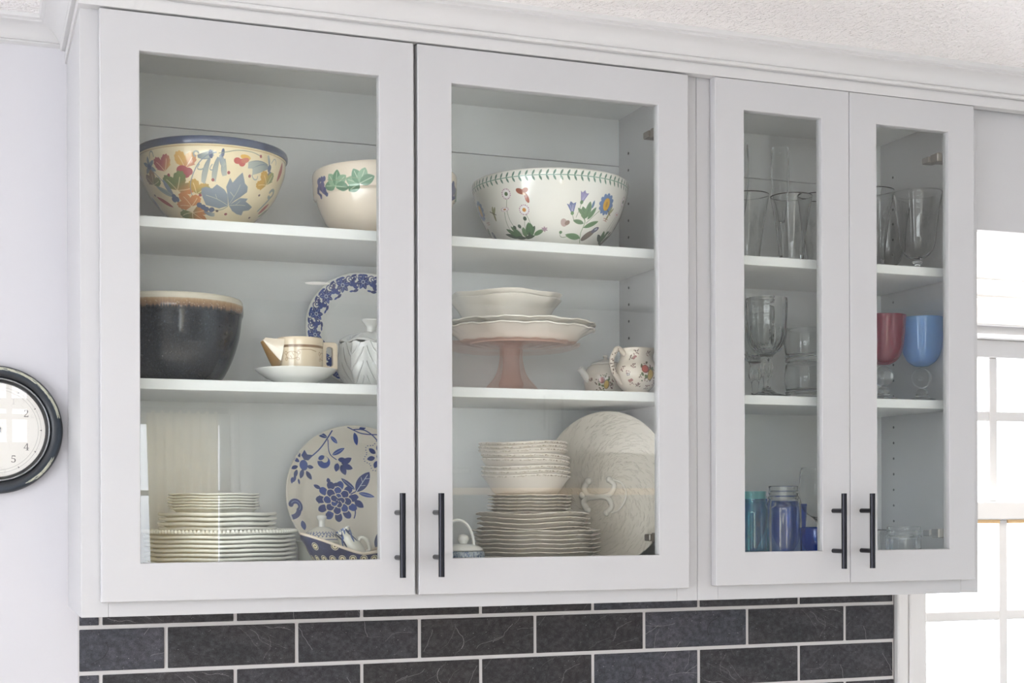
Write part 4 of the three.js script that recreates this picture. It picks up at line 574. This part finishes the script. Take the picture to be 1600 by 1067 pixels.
{ // dark blue sauce boat with ring dots: rim height and outline follow the angle
  const a = 0.0845, b = 0.040, nA = 96, nH = 18, rim = (f) => { const c = Math.cos(f); return 0.0355 + 0.0335 * Math.max(0, -c - 0.02) ** 1.35 + 0.018 * Math.max(0, c) ** 1.6; };
  const pt = (f, v, k, inset) => { const H = rim(f), y = v * H, q = k * (0.58 + 0.42 * Math.pow(y / 0.05, 0.55)), beak = 1 + 0.10 * Math.max(0, -Math.cos(f)) ** 6 * v; return [Math.cos(f) * (a * Math.min(1.05, q) * beak - inset), y, Math.sin(f) * (b * Math.min(1.04, q) - inset)]; };
  const wall = (inset, y0) => { const pos = [], uv = [], idx = []; for (let i = 0; i <= nA; i++) for (let j = 0; j <= nH; j++) { const f = i / nA * 2 * PI, p = pt(f, j / nH, 1, inset); pos.push(p[0], p[1] * (1 - y0 / 0.036) + y0, p[2]); uv.push(i / nA * 13, p[1] / 0.0745); } for (let i = 0; i < nA; i++) for (let j = 0; j < nH; j++) { const q = i * (nH + 1) + j, r = q + nH + 1; idx.push(q, q + 1, r, r, q + 1, r + 1); } const g = new THREE.BufferGeometry(); g.setAttribute('position', new THREE.Float32BufferAttribute(pos, 3)); g.setAttribute('uv', new THREE.Float32BufferAttribute(uv, 2)); g.setIndex(idx); g.computeVertexNormals(); return g; };
  const bottom = (inset, y) => { const pos = [0, y, 0], idx = []; for (let i = 0; i <= nA; i++) { const p = pt(i / nA * 2 * PI, 0, 1, inset); pos.push(p[0], y, p[2]); if (i) idx.push(0, i + 1, i); } const g = new THREE.BufferGeometry(); g.setAttribute('position', new THREE.Float32BufferAttribute(pos, 3)); g.setAttribute('uv', new THREE.Float32BufferAttribute(new Float32Array(pos.length / 3 * 2), 2)); g.setIndex(idx); g.computeVertexNormals(); return g; };
  const tex = canvas(256, 512, (g, w, h) => { g.fillStyle = '#0c1446'; g.fillRect(0, 0, w, h); for (let i = 0; i < 90; i++) oval(g, rr(0, w), rr(0, h), 6, 4, rr(0, 180), 'rgba(52,72,140,0.5)'); const dot = (x, y) => { oval(g, x, y, 46, 44, 0, '#cfc6b0'); oval(g, x, y, 37, 35, 0, '#26221f'); oval(g, x, y, 29, 27, 0, '#e0d5b0'); oval(g, x, y, 11, 10, 0, '#4a3420'); }; for (const x of [64, 192]) dot(x, h * (1 - 0.36)); dot(128, h * (1 - 0.64)); });
  const t = thing('sauce_boat', 'dark blue pottery sauce boat covered in cream ring dots', 'sauce boat', 0.4175, D + FL + 0.0004, -0.088);
  part('body', mergeGeometries([wall(0, 0), bottom(0, 0)].map((g) => g.toNonIndexed())), glaze(0xffffff, { map: tex }), t);
  part('lining', mergeGeometries([wall(0.0035, 0.003), bottom(0.0035, 0.003)].map((g) => g.toNonIndexed())), glaze(lin(0.66, 0.58, 0.47)), t, 'cream glazed inside');
  part('rim', tube(Array.from({ length: 64 }, (_, i) => { const p = pt(i / 64 * 2 * PI, 1, 1, 0.0018); return [p[0], p[1], p[2]]; }), 0.0026, 192, 8, true), glaze(lin(0.68, 0.57, 0.45)), t, 'cream rim');
}
{ // small tilted jug lying in the boat and a pitcher behind it
  const pat = (base) => canvas(512, 256, (g, w, h) => { g.fillStyle = base; g.fillRect(0, 0, w, h); for (let i = 0; i < 14; i++) at2(g, i * w / 14 + 12, -h * (0.30 + 0.13 * (i % 3)), 0, () => { for (let j = 0; j < 4; j++) { g.rotate(1.3); leaf(g, 34, 11, j % 2 ? '#22305c' : '#3a5590'); } }); g.strokeStyle = '#2a3b68'; g.lineWidth = 6; for (let i = 0; i < 6; i++) { g.beginPath(); g.arc(i * 90 + 30, h * 0.42, 26, 0, 4); g.stroke(); } });
  const t = thing('small_jug', 'small blue and white jug tipped over inside the dotted sauce boat', 'jug', 0.4190, D + FL + 0.021, -0.0885); t.rotation.z = R(29);
  const m = glaze(0xffffff, { map: pat('#d5d3c8') });
  part('body', turn(smooth([[0, 0.001], [0.013, 0, 1], [0.0165, 0.006], [0.0185, 0.018], [0.0165, 0.034], [0.0132, 0.050], [0.0145, 0.060], [0.0138, 0.0606], [0.0115, 0.05], [0.014, 0.03], [0.014, 0.008], [0, 0.004]], 4), { seg: 48 }), m, t);
  part('handle', tube([[0.0155, 0.032, 0.004], [0.021, 0.0345, 0.005], [0.0265, 0.030, 0.006], [0.0275, 0.020, 0.006], [0.0245, 0.010, 0.005], [0.0160, 0.0075, 0.004]], 0.0033, 30, 10), glaze(lin(0.62, 0.60, 0.53)), t, 'plain cream strap handle');
  const p = thing('pitcher', 'small blue and white pitcher with a curled dark blue handle, cut off by the stile', 'pitcher', 0.5035, D + FL + 0.0004, -0.165);
  part('body', turn(smooth([[0, 0.003], [0.016, 0.003, 1], [0.019, 0, 1], [0.024, 0.012], [0.0265, 0.03], [0.022, 0.048], [0.0125, 0.060], [0.0115, 0.076], [0.0155, 0.0815], [0.0145, 0.082], [0.0095, 0.075], [0.0105, 0.06], [0.02, 0.04], [0.02, 0.01], [0, 0.007]], 5), { seg: 48 }), m, p);
  part('handle', tube([[-0.0115, 0.066, 0.002], [-0.020, 0.0685, 0.003], [-0.0305, 0.062, 0.004], [-0.0345, 0.050, 0.005], [-0.031, 0.040, 0.005], [-0.0225, 0.036, 0.004]], 0.0046, 30, 10), glaze(lin(0.03, 0.05, 0.16)), p, 'dark blue curled handle');
}
{ // small lidded pot with a bail handle
  const t = thing('lidded_pot', 'small white lidded pot with an arched bail handle and a blue sponged band', 'pot', 0.597, D + FL + 0.0004, -0.0785); t.scale.setScalar(0.95);
  part('body', turn(smooth([[0, 0.003], [0.028, 0.003, 1], [0.03, 0, 1], [0.036, 0.006], [0.0385, 0.02], [0.038, 0.0365], [0.036, 0.0385, 1], [0.033, 0.038], [0.033, 0.01], [0, 0.007]], 4), { seg: 56 }), glaze(0xffffff, { map: speckle('#a9b2ba', '#4a5e7e', '#74879f') }), t, 'blue sponged body');
  const lid = part('lid', turn(smooth([[0.0335, 0.0388], [0.0355, 0.0405], [0.03, 0.0465], [0.016, 0.0505], [0, 0.0515]], 4), { seg: 48 }), white, t); part('knob', turn(smooth([[0.0055, 0.0505], [0.0075, 0.0535], [0.0102, 0.060], [0.0085, 0.0655], [0.003, 0.0685], [0, 0.0688]], 4), { seg: 30 }), white, lid);
  const pts = []; for (let i = 0; i <= 16; i++) { const a = PI * i / 16; pts.push([-0.014 + 0.030 * Math.cos(a), 0.046 + 0.048 * Math.sin(a), 0.012]); } part('bail_handle', tube(pts, 0.0026, 48, 10), white, t, 'thin white arched handle');
}
// ---------- glassware in the narrow cabinet ----------
const etch = canvas(1024, 512, (g, w, h) => { g.fillStyle = '#ffffff'; g.fillRect(0, 0, w, h); for (let i = 0; i < 26; i++) { g.save(); g.translate(rr(0, w), rr(h * 0.12, h * 0.42)); g.rotate(rr(0, 6)); g.strokeStyle = 'rgba(226,230,230,0.5)'; g.lineWidth = 3; g.beginPath(); g.arc(0, 0, rr(12, 26), 0, rr(3, 6)); g.stroke(); for (let j = 0; j < 4; j++) { g.rotate(0.9); leaf(g, rr(20, 40), 8, 'rgba(226,230,230,0.45)'); } g.restore(); } });
const etched = new THREE.MeshPhysicalMaterial({ color: lin(0.985, 0.99, 0.988), map: etch, roughness: 0, transmission: 1, thickness: 0.002, ior: 1.38 });
const wall2 = (pts, t) => smooth([...pts, ...pts.slice(0, -1).reverse().filter((p) => p[1] > pts[0][1] + t * 1.2).map(([r, h]) => [Math.max(0, r - t), h]), [0, pts[0][1] + t * 2]], 4);
{ // etched tumblers
  const geo = turn(wall2([[0, 0.001], [0.0195, 0, 1], [0.0215, 0.004], [0.024, 0.03], [0.0285, 0.066], [0.035, 0.106], [0.0395, 0.1285]], 0.0011), { seg: 64 });
  const mk = (l, x, z, s = 1) => { const t = thing('tumbler', l, 'glass', x, D + S1 + 0.0003, z, 'etched flared tumblers'); part('body', geo, etched, t); t.scale.setScalar(s); return t; };
  mk('flared etched glass tumbler in the middle of the slim pane, before the champagne flute', 1.2625, -0.12);
  mk('flared etched glass tumbler partly behind the wide door post of the narrow cabinet', 1.2135, -0.203, 1.12);
  mk('flared etched glass tumbler at the meeting stile, set further back than its neighbour', 1.383, -0.205, 1.2);
  const t = mk('tall flared etched glass tumbler beside the big etched goblet', 1.4455, -0.132, 1.15); t.scale.set(1.15, 1.2, 1.15);
}
{ // champagne flutes
  const geo = turn(smooth([[0, 0.0025], [0.028, 0.0015], [0.031, 0.0005], [0.031, 0.0016], [0.012, 0.0045], [0.0045, 0.009], [0.0034, 0.03], [0.0036, 0.07], [0.007, 0.1], [0.0125, 0.13], [0.0168, 0.17], [0.0175, 0.205], [0.0155, 0.25], [0.0146, 0.25], [0.0166, 0.205], [0.0158, 0.17], [0.0115, 0.13], [0.006, 0.105], [0, 0.102]], 5), { seg: 48 });
  for (const [l, x, z] of [['tall champagne flute rising behind the middle etched tumbler', 1.3075, -0.235], ['tall champagne flute rising behind the tumbler at the door post', 1.2175, -0.235]]) { const t = thing('champagne_flute', l, 'glass', x, D + S1 + 0.0003, z, 'champagne flutes'); part('bowl', geo, tinted, t); }
}
{ // etched goblets on the top shelf
  const geo = turn(smooth([[0.0035, 0.0245], [0.013, 0.0275], [0.026, 0.038], [0.0335, 0.056], [0.0365, 0.083], [0.041, 0.118], [0.0475, 0.1555], [0.0464, 0.1558], [0.0398, 0.118], [0.0353, 0.083], [0.0322, 0.057], [0.025, 0.041], [0.012, 0.0315], [0, 0.0305]], 6), { seg: 72 });
  const foot = turn(smooth([[0, 0.001], [0.03, 0.0002, 1], [0.0305, 0.0012], [0.014, 0.0045], [0.006, 0.009], [0.0048, 0.014], [0.009, 0.019], [0.010, 0.0215], [0.0055, 0.0245], [0, 0.025]], 5), { seg: 48 });
  for (const [l, x, z] of [['large etched wine goblet standing by the hinge of the slim door', 1.5447, -0.12], ['etched wine goblet in the back corner behind the larger goblet', 1.556, -0.24]]) { const t = thing('wine_goblet', l, 'glass', x, D + S1 + 0.0003, z, 'etched wine goblets'); part('bowl', geo, etched, t); part('foot', foot, solid, t, 'short clear stem and foot'); }
}
{ // coloured goblets on ball stems
  const bowl = (mat) => turn(smooth([[0.003, 0.0695], [0.012, 0.0705], [0.027, 0.080], [0.0365, 0.098], [0.0405, 0.125], [0.0425, 0.150], [0.0435, 0.1645], [0.0424, 0.165], [0.0412, 0.15], [0.0392, 0.125], [0.0352, 0.099], [0.026, 0.0825], [0.012, 0.0735], [0, 0.073]], 6), { seg: 72 });
  const foot = turn(smooth([[0, 0.0015], [0.028, 0.0003, 1], [0.0295, 0.002], [0.026, 0.006], [0.0145, 0.0105], [0.0115, 0.0155], [0.0118, 0.021], [0.0095, 0.0255], [0.006, 0.0275], [0, 0.028]], 5), { seg: 48 });
  const mk = (l, col, x, z, gl) => { const t = thing('ball_stem_goblet', l, 'glass', x, D + S2 + 0.0003, z); part('bowl', bowl(), sheet(col, { ior: 1.5, transmission: 0.66 }), t, gl); part('ball_stem', ball(0.0198, 0, 0.0482, 0, 32), solid, t, 'clear glass ball'); part('foot', foot, solid, t); return t; };
  mk('ruby red glass goblet on a clear ball stem', lin(0.46, 0.075, 0.125), 1.4655, -0.12, 'ruby red bowl'); mk('sky blue glass goblet on a clear ball stem', lin(0.42, 0.67, 0.98), 1.5575, -0.125, 'blue bowl');
}
{ // pressed goblets and stacked low glasses
  const geo = turn(smooth([[0, 0.004], [0.03, 0.001], [0.036, 0.0005], [0.0365, 0.003], [0.016, 0.010], [0.0075, 0.018], [0.007, 0.035], [0.012, 0.055], [0.010, 0.066], [0.011, 0.078], [0.024, 0.088], [0.0335, 0.105], [0.037, 0.135], [0.038, 0.185], [0.0365, 0.1852], [0.0352, 0.135], [0.0315, 0.107], [0.02, 0.092], [0, 0.088]], 5), { seg: 108, ripple: (p, v, r, y) => [r > 0.01 ? (y < 0.13 ? 0.0009 : 0.0002) * Math.cos(18 * p) : 0, 0] });
  for (const [l, x, z] of [['pressed glass water goblet with a ribbed bowl beside the door post', 1.2055, -0.115], ['pressed glass water goblet behind the ribbed goblet', 1.2505, -0.235]]) { const t = thing('water_goblet', l, 'glass', x, D + S2 + 0.0003, z, 'pressed water goblets'); part('bowl', geo, tinted, t); }
  const low = turn(smooth([[0, 0.0035], [0.034, 0.0015, 1], [0.0365, 0.003], [0.0375, 0.0065], [0.0365, 0.0095], [0.0378, 0.013], [0.0365, 0.0165], [0.0372, 0.022], [0.039, 0.035], [0.0385, 0.05], [0.0355, 0.066], [0.0345, 0.066], [0.0372, 0.05], [0.0376, 0.035], [0.0352, 0.022], [0.033, 0.0165], [0, 0.015]], 5), { seg: 64 });
  for (const [l, y] of [['lower of two stacked low glass tumblers with ringed bases', 0.0003], ['upper of two stacked low glass tumblers with ringed bases', 0.0668]]) { const t = thing('low_tumbler', l, 'glass', 1.2915, D + S2 + y, -0.12, 'stacked low tumblers'); part('body', low, tinted, t); }
}
{ // jars and blue glasses on the floor of the narrow cabinet
  const jar = turn(smooth([[0, 0.004], [0.026, 0.002], [0.0305, 0.004], [0.0325, 0.009], [0.0325, 0.1], [0.0318, 0.112], [0.0285, 0.1205], [0.0272, 0.124, 1], [0.029, 0.1255], [0.029, 0.1285], [0.0272, 0.130], [0.0272, 0.1335], [0.0283, 0.135], [0.0283, 0.1375], [0.0272, 0.139], [0.0275, 0.1475], [0.0262, 0.148], [0.0258, 0.125], [0.0275, 0.119], [0.0302, 0.11], [0.0308, 0.098], [0.0308, 0.012], [0.027, 0.008], [0, 0.008]], 4), { seg: 64 });
  const mk = (l, mat, x, z, s) => { const t = thing('canning_jar', l, 'jar', x, D + FL + 0.0002, z); part('body', jar, mat, t); t.scale.set(...s); return t; };
  mk('clear glass screw-top canning jar standing in front of blue glasses', tinted, 1.2318, -0.1, [1, 1, 1]);
  mk('aqua green glass canning jar at the door post', sheet(lin(0.70, 0.92, 0.92), { ior: 1.5 }), 1.1640, -0.1, [0.98, 0.935, 0.98]);
  const cup = (r0, r1, h) => turn(wall2([[0, 0.001], [r0 - 0.002, 0, 1], [r0, 0.003], [(r0 + r1) / 2, h * 0.5], [r1, h]], 0.002), { seg: 56 });
  const blueG = sheet(lin(0.46, 0.60, 0.90), { ior: 1.5 }), blueD = sheet(lin(0.33, 0.52, 0.90), { ior: 1.5 });
  const b1 = thing('blue_tumbler', 'tall cobalt blue glass tumbler seen through the clear canning jar', 'glass', 1.282, D + FL + 0.0002, -0.168); part('body', cup(0.030, 0.036, 0.1155), blueG, b1);
  const b2 = thing('blue_tumbler', 'short cobalt blue glass beside the clear canning jar', 'glass', 1.3075, D + FL + 0.0002, -0.1); part('body', cup(0.030, 0.0325, 0.0715), blueD, b2);
  const b3 = thing('blue_tumbler', 'cobalt blue glass tumbler behind the aqua jar', 'glass', 1.205, D + FL + 0.0002, -0.18); part('body', cup(0.028, 0.034, 0.125), sheet(lin(0.45, 0.65, 0.88), { ior: 1.5 }), b3);
  const wg = turn(smooth([[0, 0.002], [0.033, 0.001], [0.034, 0.002], [0.012, 0.005], [0.0045, 0.012], [0.0042, 0.075], [0.01, 0.086], [0.028, 0.1], [0.037, 0.125], [0.038, 0.15], [0.0335, 0.1855], [0.0325, 0.1855], [0.0368, 0.15], [0.0358, 0.126], [0.0268, 0.1025], [0.009, 0.0895], [0, 0.089]], 5), { seg: 56 });
  const w = thing('wine_glass', 'clear stemmed wine glass standing behind the short blue glass', 'glass', 1.3615, D + FL + 0.0002, -0.185); part('bowl', wg, tinted, w);
  const j = thing('canning_jar', 'low clear glass jar with a ringed neck near the lower hinge', 'jar', 1.518, D + FL + 0.0002, -0.13); part('body', turn(smooth([[0, 0.003], [0.03, 0.001, 1], [0.0325, 0.004], [0.0318, 0.048], [0.0335, 0.050], [0.0335, 0.053], [0.0318, 0.0545], [0.0318, 0.059], [0.0332, 0.061], [0.0318, 0.063], [0.0318, 0.0705], [0.0306, 0.0705], [0.0302, 0.008], [0, 0.006]], 4), { seg: 64, ripple: (p, v, r, y) => [y < 0.047 && r > 0.02 ? 0.0005 * Math.cos(20 * p) : 0, 0] }), tinted, j);
  const d = thing('glass_dish', 'low round clear glass dish behind the ringed jar', 'dish', 1.4715, D + FL + 0.0002, -0.215); part('body', turn(wall2([[0, 0.001], [0.04, 0, 1], [0.05, 0.01], [0.058, 0.05], [0.0575, 0.064]], 0.002), { seg: 64 }), tinted, d);
}
// ---------- wall clock ----------
{
  const t = thing('wall_clock', 'round wall clock with a worn dark rim and an aged cream dial', 'clock', -0.1425, D + 0.2716, ZW + 0.0006);
  const ring = (pts) => { const g = turn(pts, { seg: 128 }); g.rotateX(PI / 2); return g; };
  const wear = canvas(1024, 256, (g, w, h) => { const gr = g.createLinearGradient(0, h, 0, 0); gr.addColorStop(0, '#0e1013'); gr.addColorStop(0.3, '#20262c'); gr.addColorStop(0.42, '#343d47'); gr.addColorStop(0.6, '#1a1e23'); gr.addColorStop(1, '#0f1114'); g.fillStyle = gr; g.fillRect(0, 0, w, h); for (let i = 0; i < 260; i++) { g.fillStyle = `rgba(208,208,186,${rr(0.35, 0.95)})`; const y = h * rr(0.555, 0.655), up = i % 4; g.fillRect(w * (up ? rr(0.78, 0.985) : rr(0.575, 0.665)), y, rr(6, 26), rr(3, 9)); } for (let i = 0; i < 500; i++) { g.fillStyle = 'rgba(120,135,150,0.25)'; g.fillRect(rr(0, w), rr(0, h), rr(1, 5), rr(1, 2)); } });
  part('rim', ring(smooth([[0.1045, 0], [0.106, 0.004], [0.1058, 0.012], [0.1035, 0.017], [0.0985, 0.0205], [0.093, 0.0215], [0.0885, 0.0195], [0.086, 0.0165, 1], [0.0845, 0.0175], [0.083, 0.016, 1], [0.0805, 0.0125], [0.079, 0.0095], [0.078, 0.0055]], 5)), std(0xffffff, 0.35, { map: wear }), t);
  part('bead_ring', ring(smooth([[0.0845, 0.0165], [0.0855, 0.0185], [0.0842, 0.0195], [0.083, 0.0182], [0.0832, 0.016]], 4)), std(lin(0.35, 0.36, 0.37), 0.25, { metalness: 0.7 }), t, 'bright inner bead');
  const dialTex = canvas(1024, 1024, (g, w) => {
    g.fillStyle = '#ebe8e0'; g.fillRect(0, 0, w, w); g.translate(512, 512);
    for (let i = 0; i < 60; i++) { g.strokeStyle = `rgba(150,140,125,${rr(0.05, 0.22)})`; g.lineWidth = rr(1, 3); g.beginPath(); let x = rr(-480, 480), y = rr(-480, 480); g.moveTo(x, y); for (let j = 0; j < 14; j++) { x += rr(-26, 26); y += rr(-26, 26); g.lineTo(x, y); } g.stroke(); }
    g.strokeStyle = 'rgba(95,90,85,0.75)'; g.lineWidth = 2.2; for (const q of [432, 462]) { g.beginPath(); g.arc(0, 0, q, 0, 7); g.stroke(); }
    g.fillStyle = '#4a4744'; for (let i = 0; i < 12; i++) { g.save(); g.rotate(i * PI / 6); g.beginPath(); g.moveTo(-7, -468); g.lineTo(7, -468); g.lineTo(0, -446); g.fill(); g.restore(); }
    g.textAlign = 'center'; g.textBaseline = 'middle'; g.font = '104px serif'; g.fillStyle = '#5d5955';
    for (let i = 1; i <= 12; i++) if (i !== 3) { g.globalAlpha = i === 1 || i === 12 ? 0.15 : 1; g.fillText(String(i), 358 * Math.sin(i * PI / 6), -358 * Math.cos(i * PI / 6)); }
  });
  const dial = new THREE.CircleGeometry(0.0795, 72); dial.translate(0, 0, 0.005); const dialBack = new THREE.CylinderGeometry(0.0795, 0.0795, 0.0038, 72); dialBack.rotateX(PI / 2); dialBack.translate(0, 0, 0.003);
  const face = part('dial', dial, std(0xffffff, 0.6, { map: dialTex }), t, 'aged cream dial with numerals'); part('backing', dialBack, std(lin(0.1, 0.1, 0.1), 0.8), t);
  part('hand', (() => { const g = box(-0.0016, 0.0016, -0.008, 0.052, 0.0065, 0.0072); g.rotateZ(R(68)); return g; })(), blackMetal, face); part('hand', (() => { const g = box(-0.002, 0.002, -0.008, 0.036, 0.0075, 0.0082); g.rotateZ(R(110)); return g; })(), blackMetal, face);
  const gl = new THREE.CylinderGeometry(0.0785, 0.0785, 0.0015, 72); gl.rotateX(PI / 2); gl.translate(0, 0, 0.0102); part('glass_cover', gl, sheet(lin(0.98, 0.98, 0.98), { specularIntensity: 0.35 }), t);
}
// ---------- what the glass mirrors: curtain, upper cabinets and a microwave behind the camera ----------
{
  const pts = []; for (let i = 0; i <= 60; i++) pts.push([0.455 + 0.26 * i / 60, 0.022 * Math.sin(i * 0.85)]);
  const pos = [], idx = [], uv = []; for (const [y, dz] of [[D - 0.80, 1], [D + 0.51, 0]]) for (const [x, z] of pts) { pos.push(x + (dz ? 0.1 * (0.7 - x) : -0.05 * (0.7 - x)) , y, ZB - 0.06 + z); uv.push(x * 4, y); }
  for (let i = 0; i < 60; i++) { const a = i, b = i + 61; idx.push(a, b, a + 1, b, b + 1, a + 1); }
  const g = new THREE.BufferGeometry(); g.setAttribute('position', new THREE.Float32BufferAttribute(pos, 3)); g.setAttribute('uv', new THREE.Float32BufferAttribute(uv, 2)); g.setIndex(idx); g.computeVertexNormals();
  const c = thing('curtain', 'cream curtain panel mirrored in the glass in front of the white plates', 'curtain', 0, 0, 0); part('panel', g, new THREE.MeshPhysicalMaterial({ color: lin(0.90, 0.79, 0.52), roughness: 0.95, transmission: 0.5, thickness: 0, side: THREE.DoubleSide }), c);
  const rodG = new THREE.CylinderGeometry(0.011, 0.011, 2.2, 16); rodG.rotateZ(PI / 2); rodG.translate(-0.35, D + 0.512, ZB - 0.06); part('rod', rodG, blackMetal, c);
  const k = thing('wall_cabinet', 'white upper cabinet pair mirrored in the glass above the cream bowls', 'cabinet', 1.62, D + 0.362, ZB - 0.33);
  part('case', box(-0.17, 1.08, 0, 0.57, 0.021, 0.3295), paint, k);
  for (const [x0, x1, hx] of [[-0.168, 0.348, 0.318], [0.352, 1.078, 0.394]]) { const d = part('door', box(x0, x1, 0.002, 0.568, 0, 0.0205, 0.003), paint, k); const h = part('handle', handleGeo.clone().rotateY(PI), blackMetal, d); h.position.set(hx, 0.15, 0); }
  const m = thing('range_hood', 'stainless range hood with white lettering mirrored in the glass beside the cream bowls', 'range hood', 1.45, D + 0.216, ZB - 0.42);
  const steel = std(lin(0.52, 0.52, 0.53), 0.3, { metalness: 0.9 });
  part('case', box(0, 1.25, 0, 0.1455, 0.012, 0.4195, 0.004), steel, m); part('front_panel', box(0.002, 1.248, 0.004, 0.142, 0, 0.0115, 0.003), steel, m);
  const logo = canvas(512, 128, (q) => { q.fillStyle = '#77777a'; q.fillRect(0, 0, 512, 128); q.fillStyle = '#ffffff'; q.font = 'bold 92px sans-serif'; q.textAlign = 'center'; q.textBaseline = 'middle'; q.fillText('Whirlpool', 256, 66); });
  const lg = new THREE.PlaneGeometry(0.115, 0.029); lg.rotateY(PI); lg.translate(0.108, 0.064, -0.0006); part('badge', lg, std(0xffffff, 0.5, { map: logo }), m, 'badge with the word Whirlpool');
  part('lamp_strip', box(0.01, 1.24, -0.026, -0.0004, 0.02, 0.06, 0.006), new THREE.MeshStandardMaterial({ color: 0x332a20, emissive: lin(1, 0.70, 0.42), emissiveIntensity: 1.5 }), m, 'glowing warm lamp strip');
  const al = new THREE.RectAreaLight(lin(1, 0.70, 0.42), 4, 1.2, 0.03); al.position.set(2.075, D + 0.188, ZB - 0.375); al.lookAt(2.075, 0, ZB - 0.375); scene.add(al);
}
// ---------- ceiling lamps ----------
{ // lamp over the sink, hidden behind the valance
  const t = thing('recessed_lamp', 'recessed lamp over the window, hidden behind the valance board', 'lamp', 2.05, D + YC, -0.17), e = new THREE.CircleGeometry(0.045, 32); e.rotateX(PI / 2); e.translate(0, -0.003, 0);
  part('trim_ring', turn([[0.045, -0.0005], [0.06, -0.0005], [0.062, -0.004], [0.058, -0.008], [0.045, -0.005]], { seg: 40 }), trimPaint, t);
  part('lens', e, new THREE.MeshStandardMaterial({ color: 0x222222, emissive: lin(1, 0.94, 0.86), emissiveIntensity: 6 }), t);
  const s = new THREE.SpotLight(lin(1, 0.94, 0.86), 6.2, 0, R(80), 0.6, 2); s.position.set(2.05, D + YC - 0.02, -0.17); s.target.position.set(2.05, 0, -0.17); s.castShadow = true; s.shadow.radius = 4; scene.add(s, s.target);
}
for (const [x, z, l] of [[-0.9, 2.9, 'recessed ceiling lamp nearest the big window'], [1.0, 2.9, 'recessed ceiling lamp over the middle of the kitchen'], [2.6, 2.9, 'recessed ceiling lamp near the mirrored cabinets']]) {
  const t = thing('recessed_lamp', l, 'lamp', x, D + YC, z, 'recessed ceiling lamps');
  part('trim_ring', (() => { const g = turn([[0.045, -0.0005], [0.06, -0.0005], [0.062, -0.004], [0.058, -0.008], [0.045, -0.005]], { seg: 40 }); return g; })(), trimPaint, t);
  const e = new THREE.CircleGeometry(0.045, 32); e.rotateX(PI / 2); e.translate(0, -0.003, 0); part('lens', e, new THREE.MeshStandardMaterial({ color: 0x222222, emissive: lin(1, 0.9, 0.78), emissiveIntensity: 6 }), t);
  const s = new THREE.SpotLight(lin(1, 0.98, 0.955), 27, 0, R(62), 0.7, 2); s.position.set(x, D + YC - 0.02, z); s.target.position.set(x, 0, z - 0.6); s.castShadow = true; s.shadow.radius = 4; scene.add(s, s.target);
}
scene.traverse((o) => { if (o.isMesh) o.castShadow = o.receiveShadow = true; });
renderer.render(scene, camera);
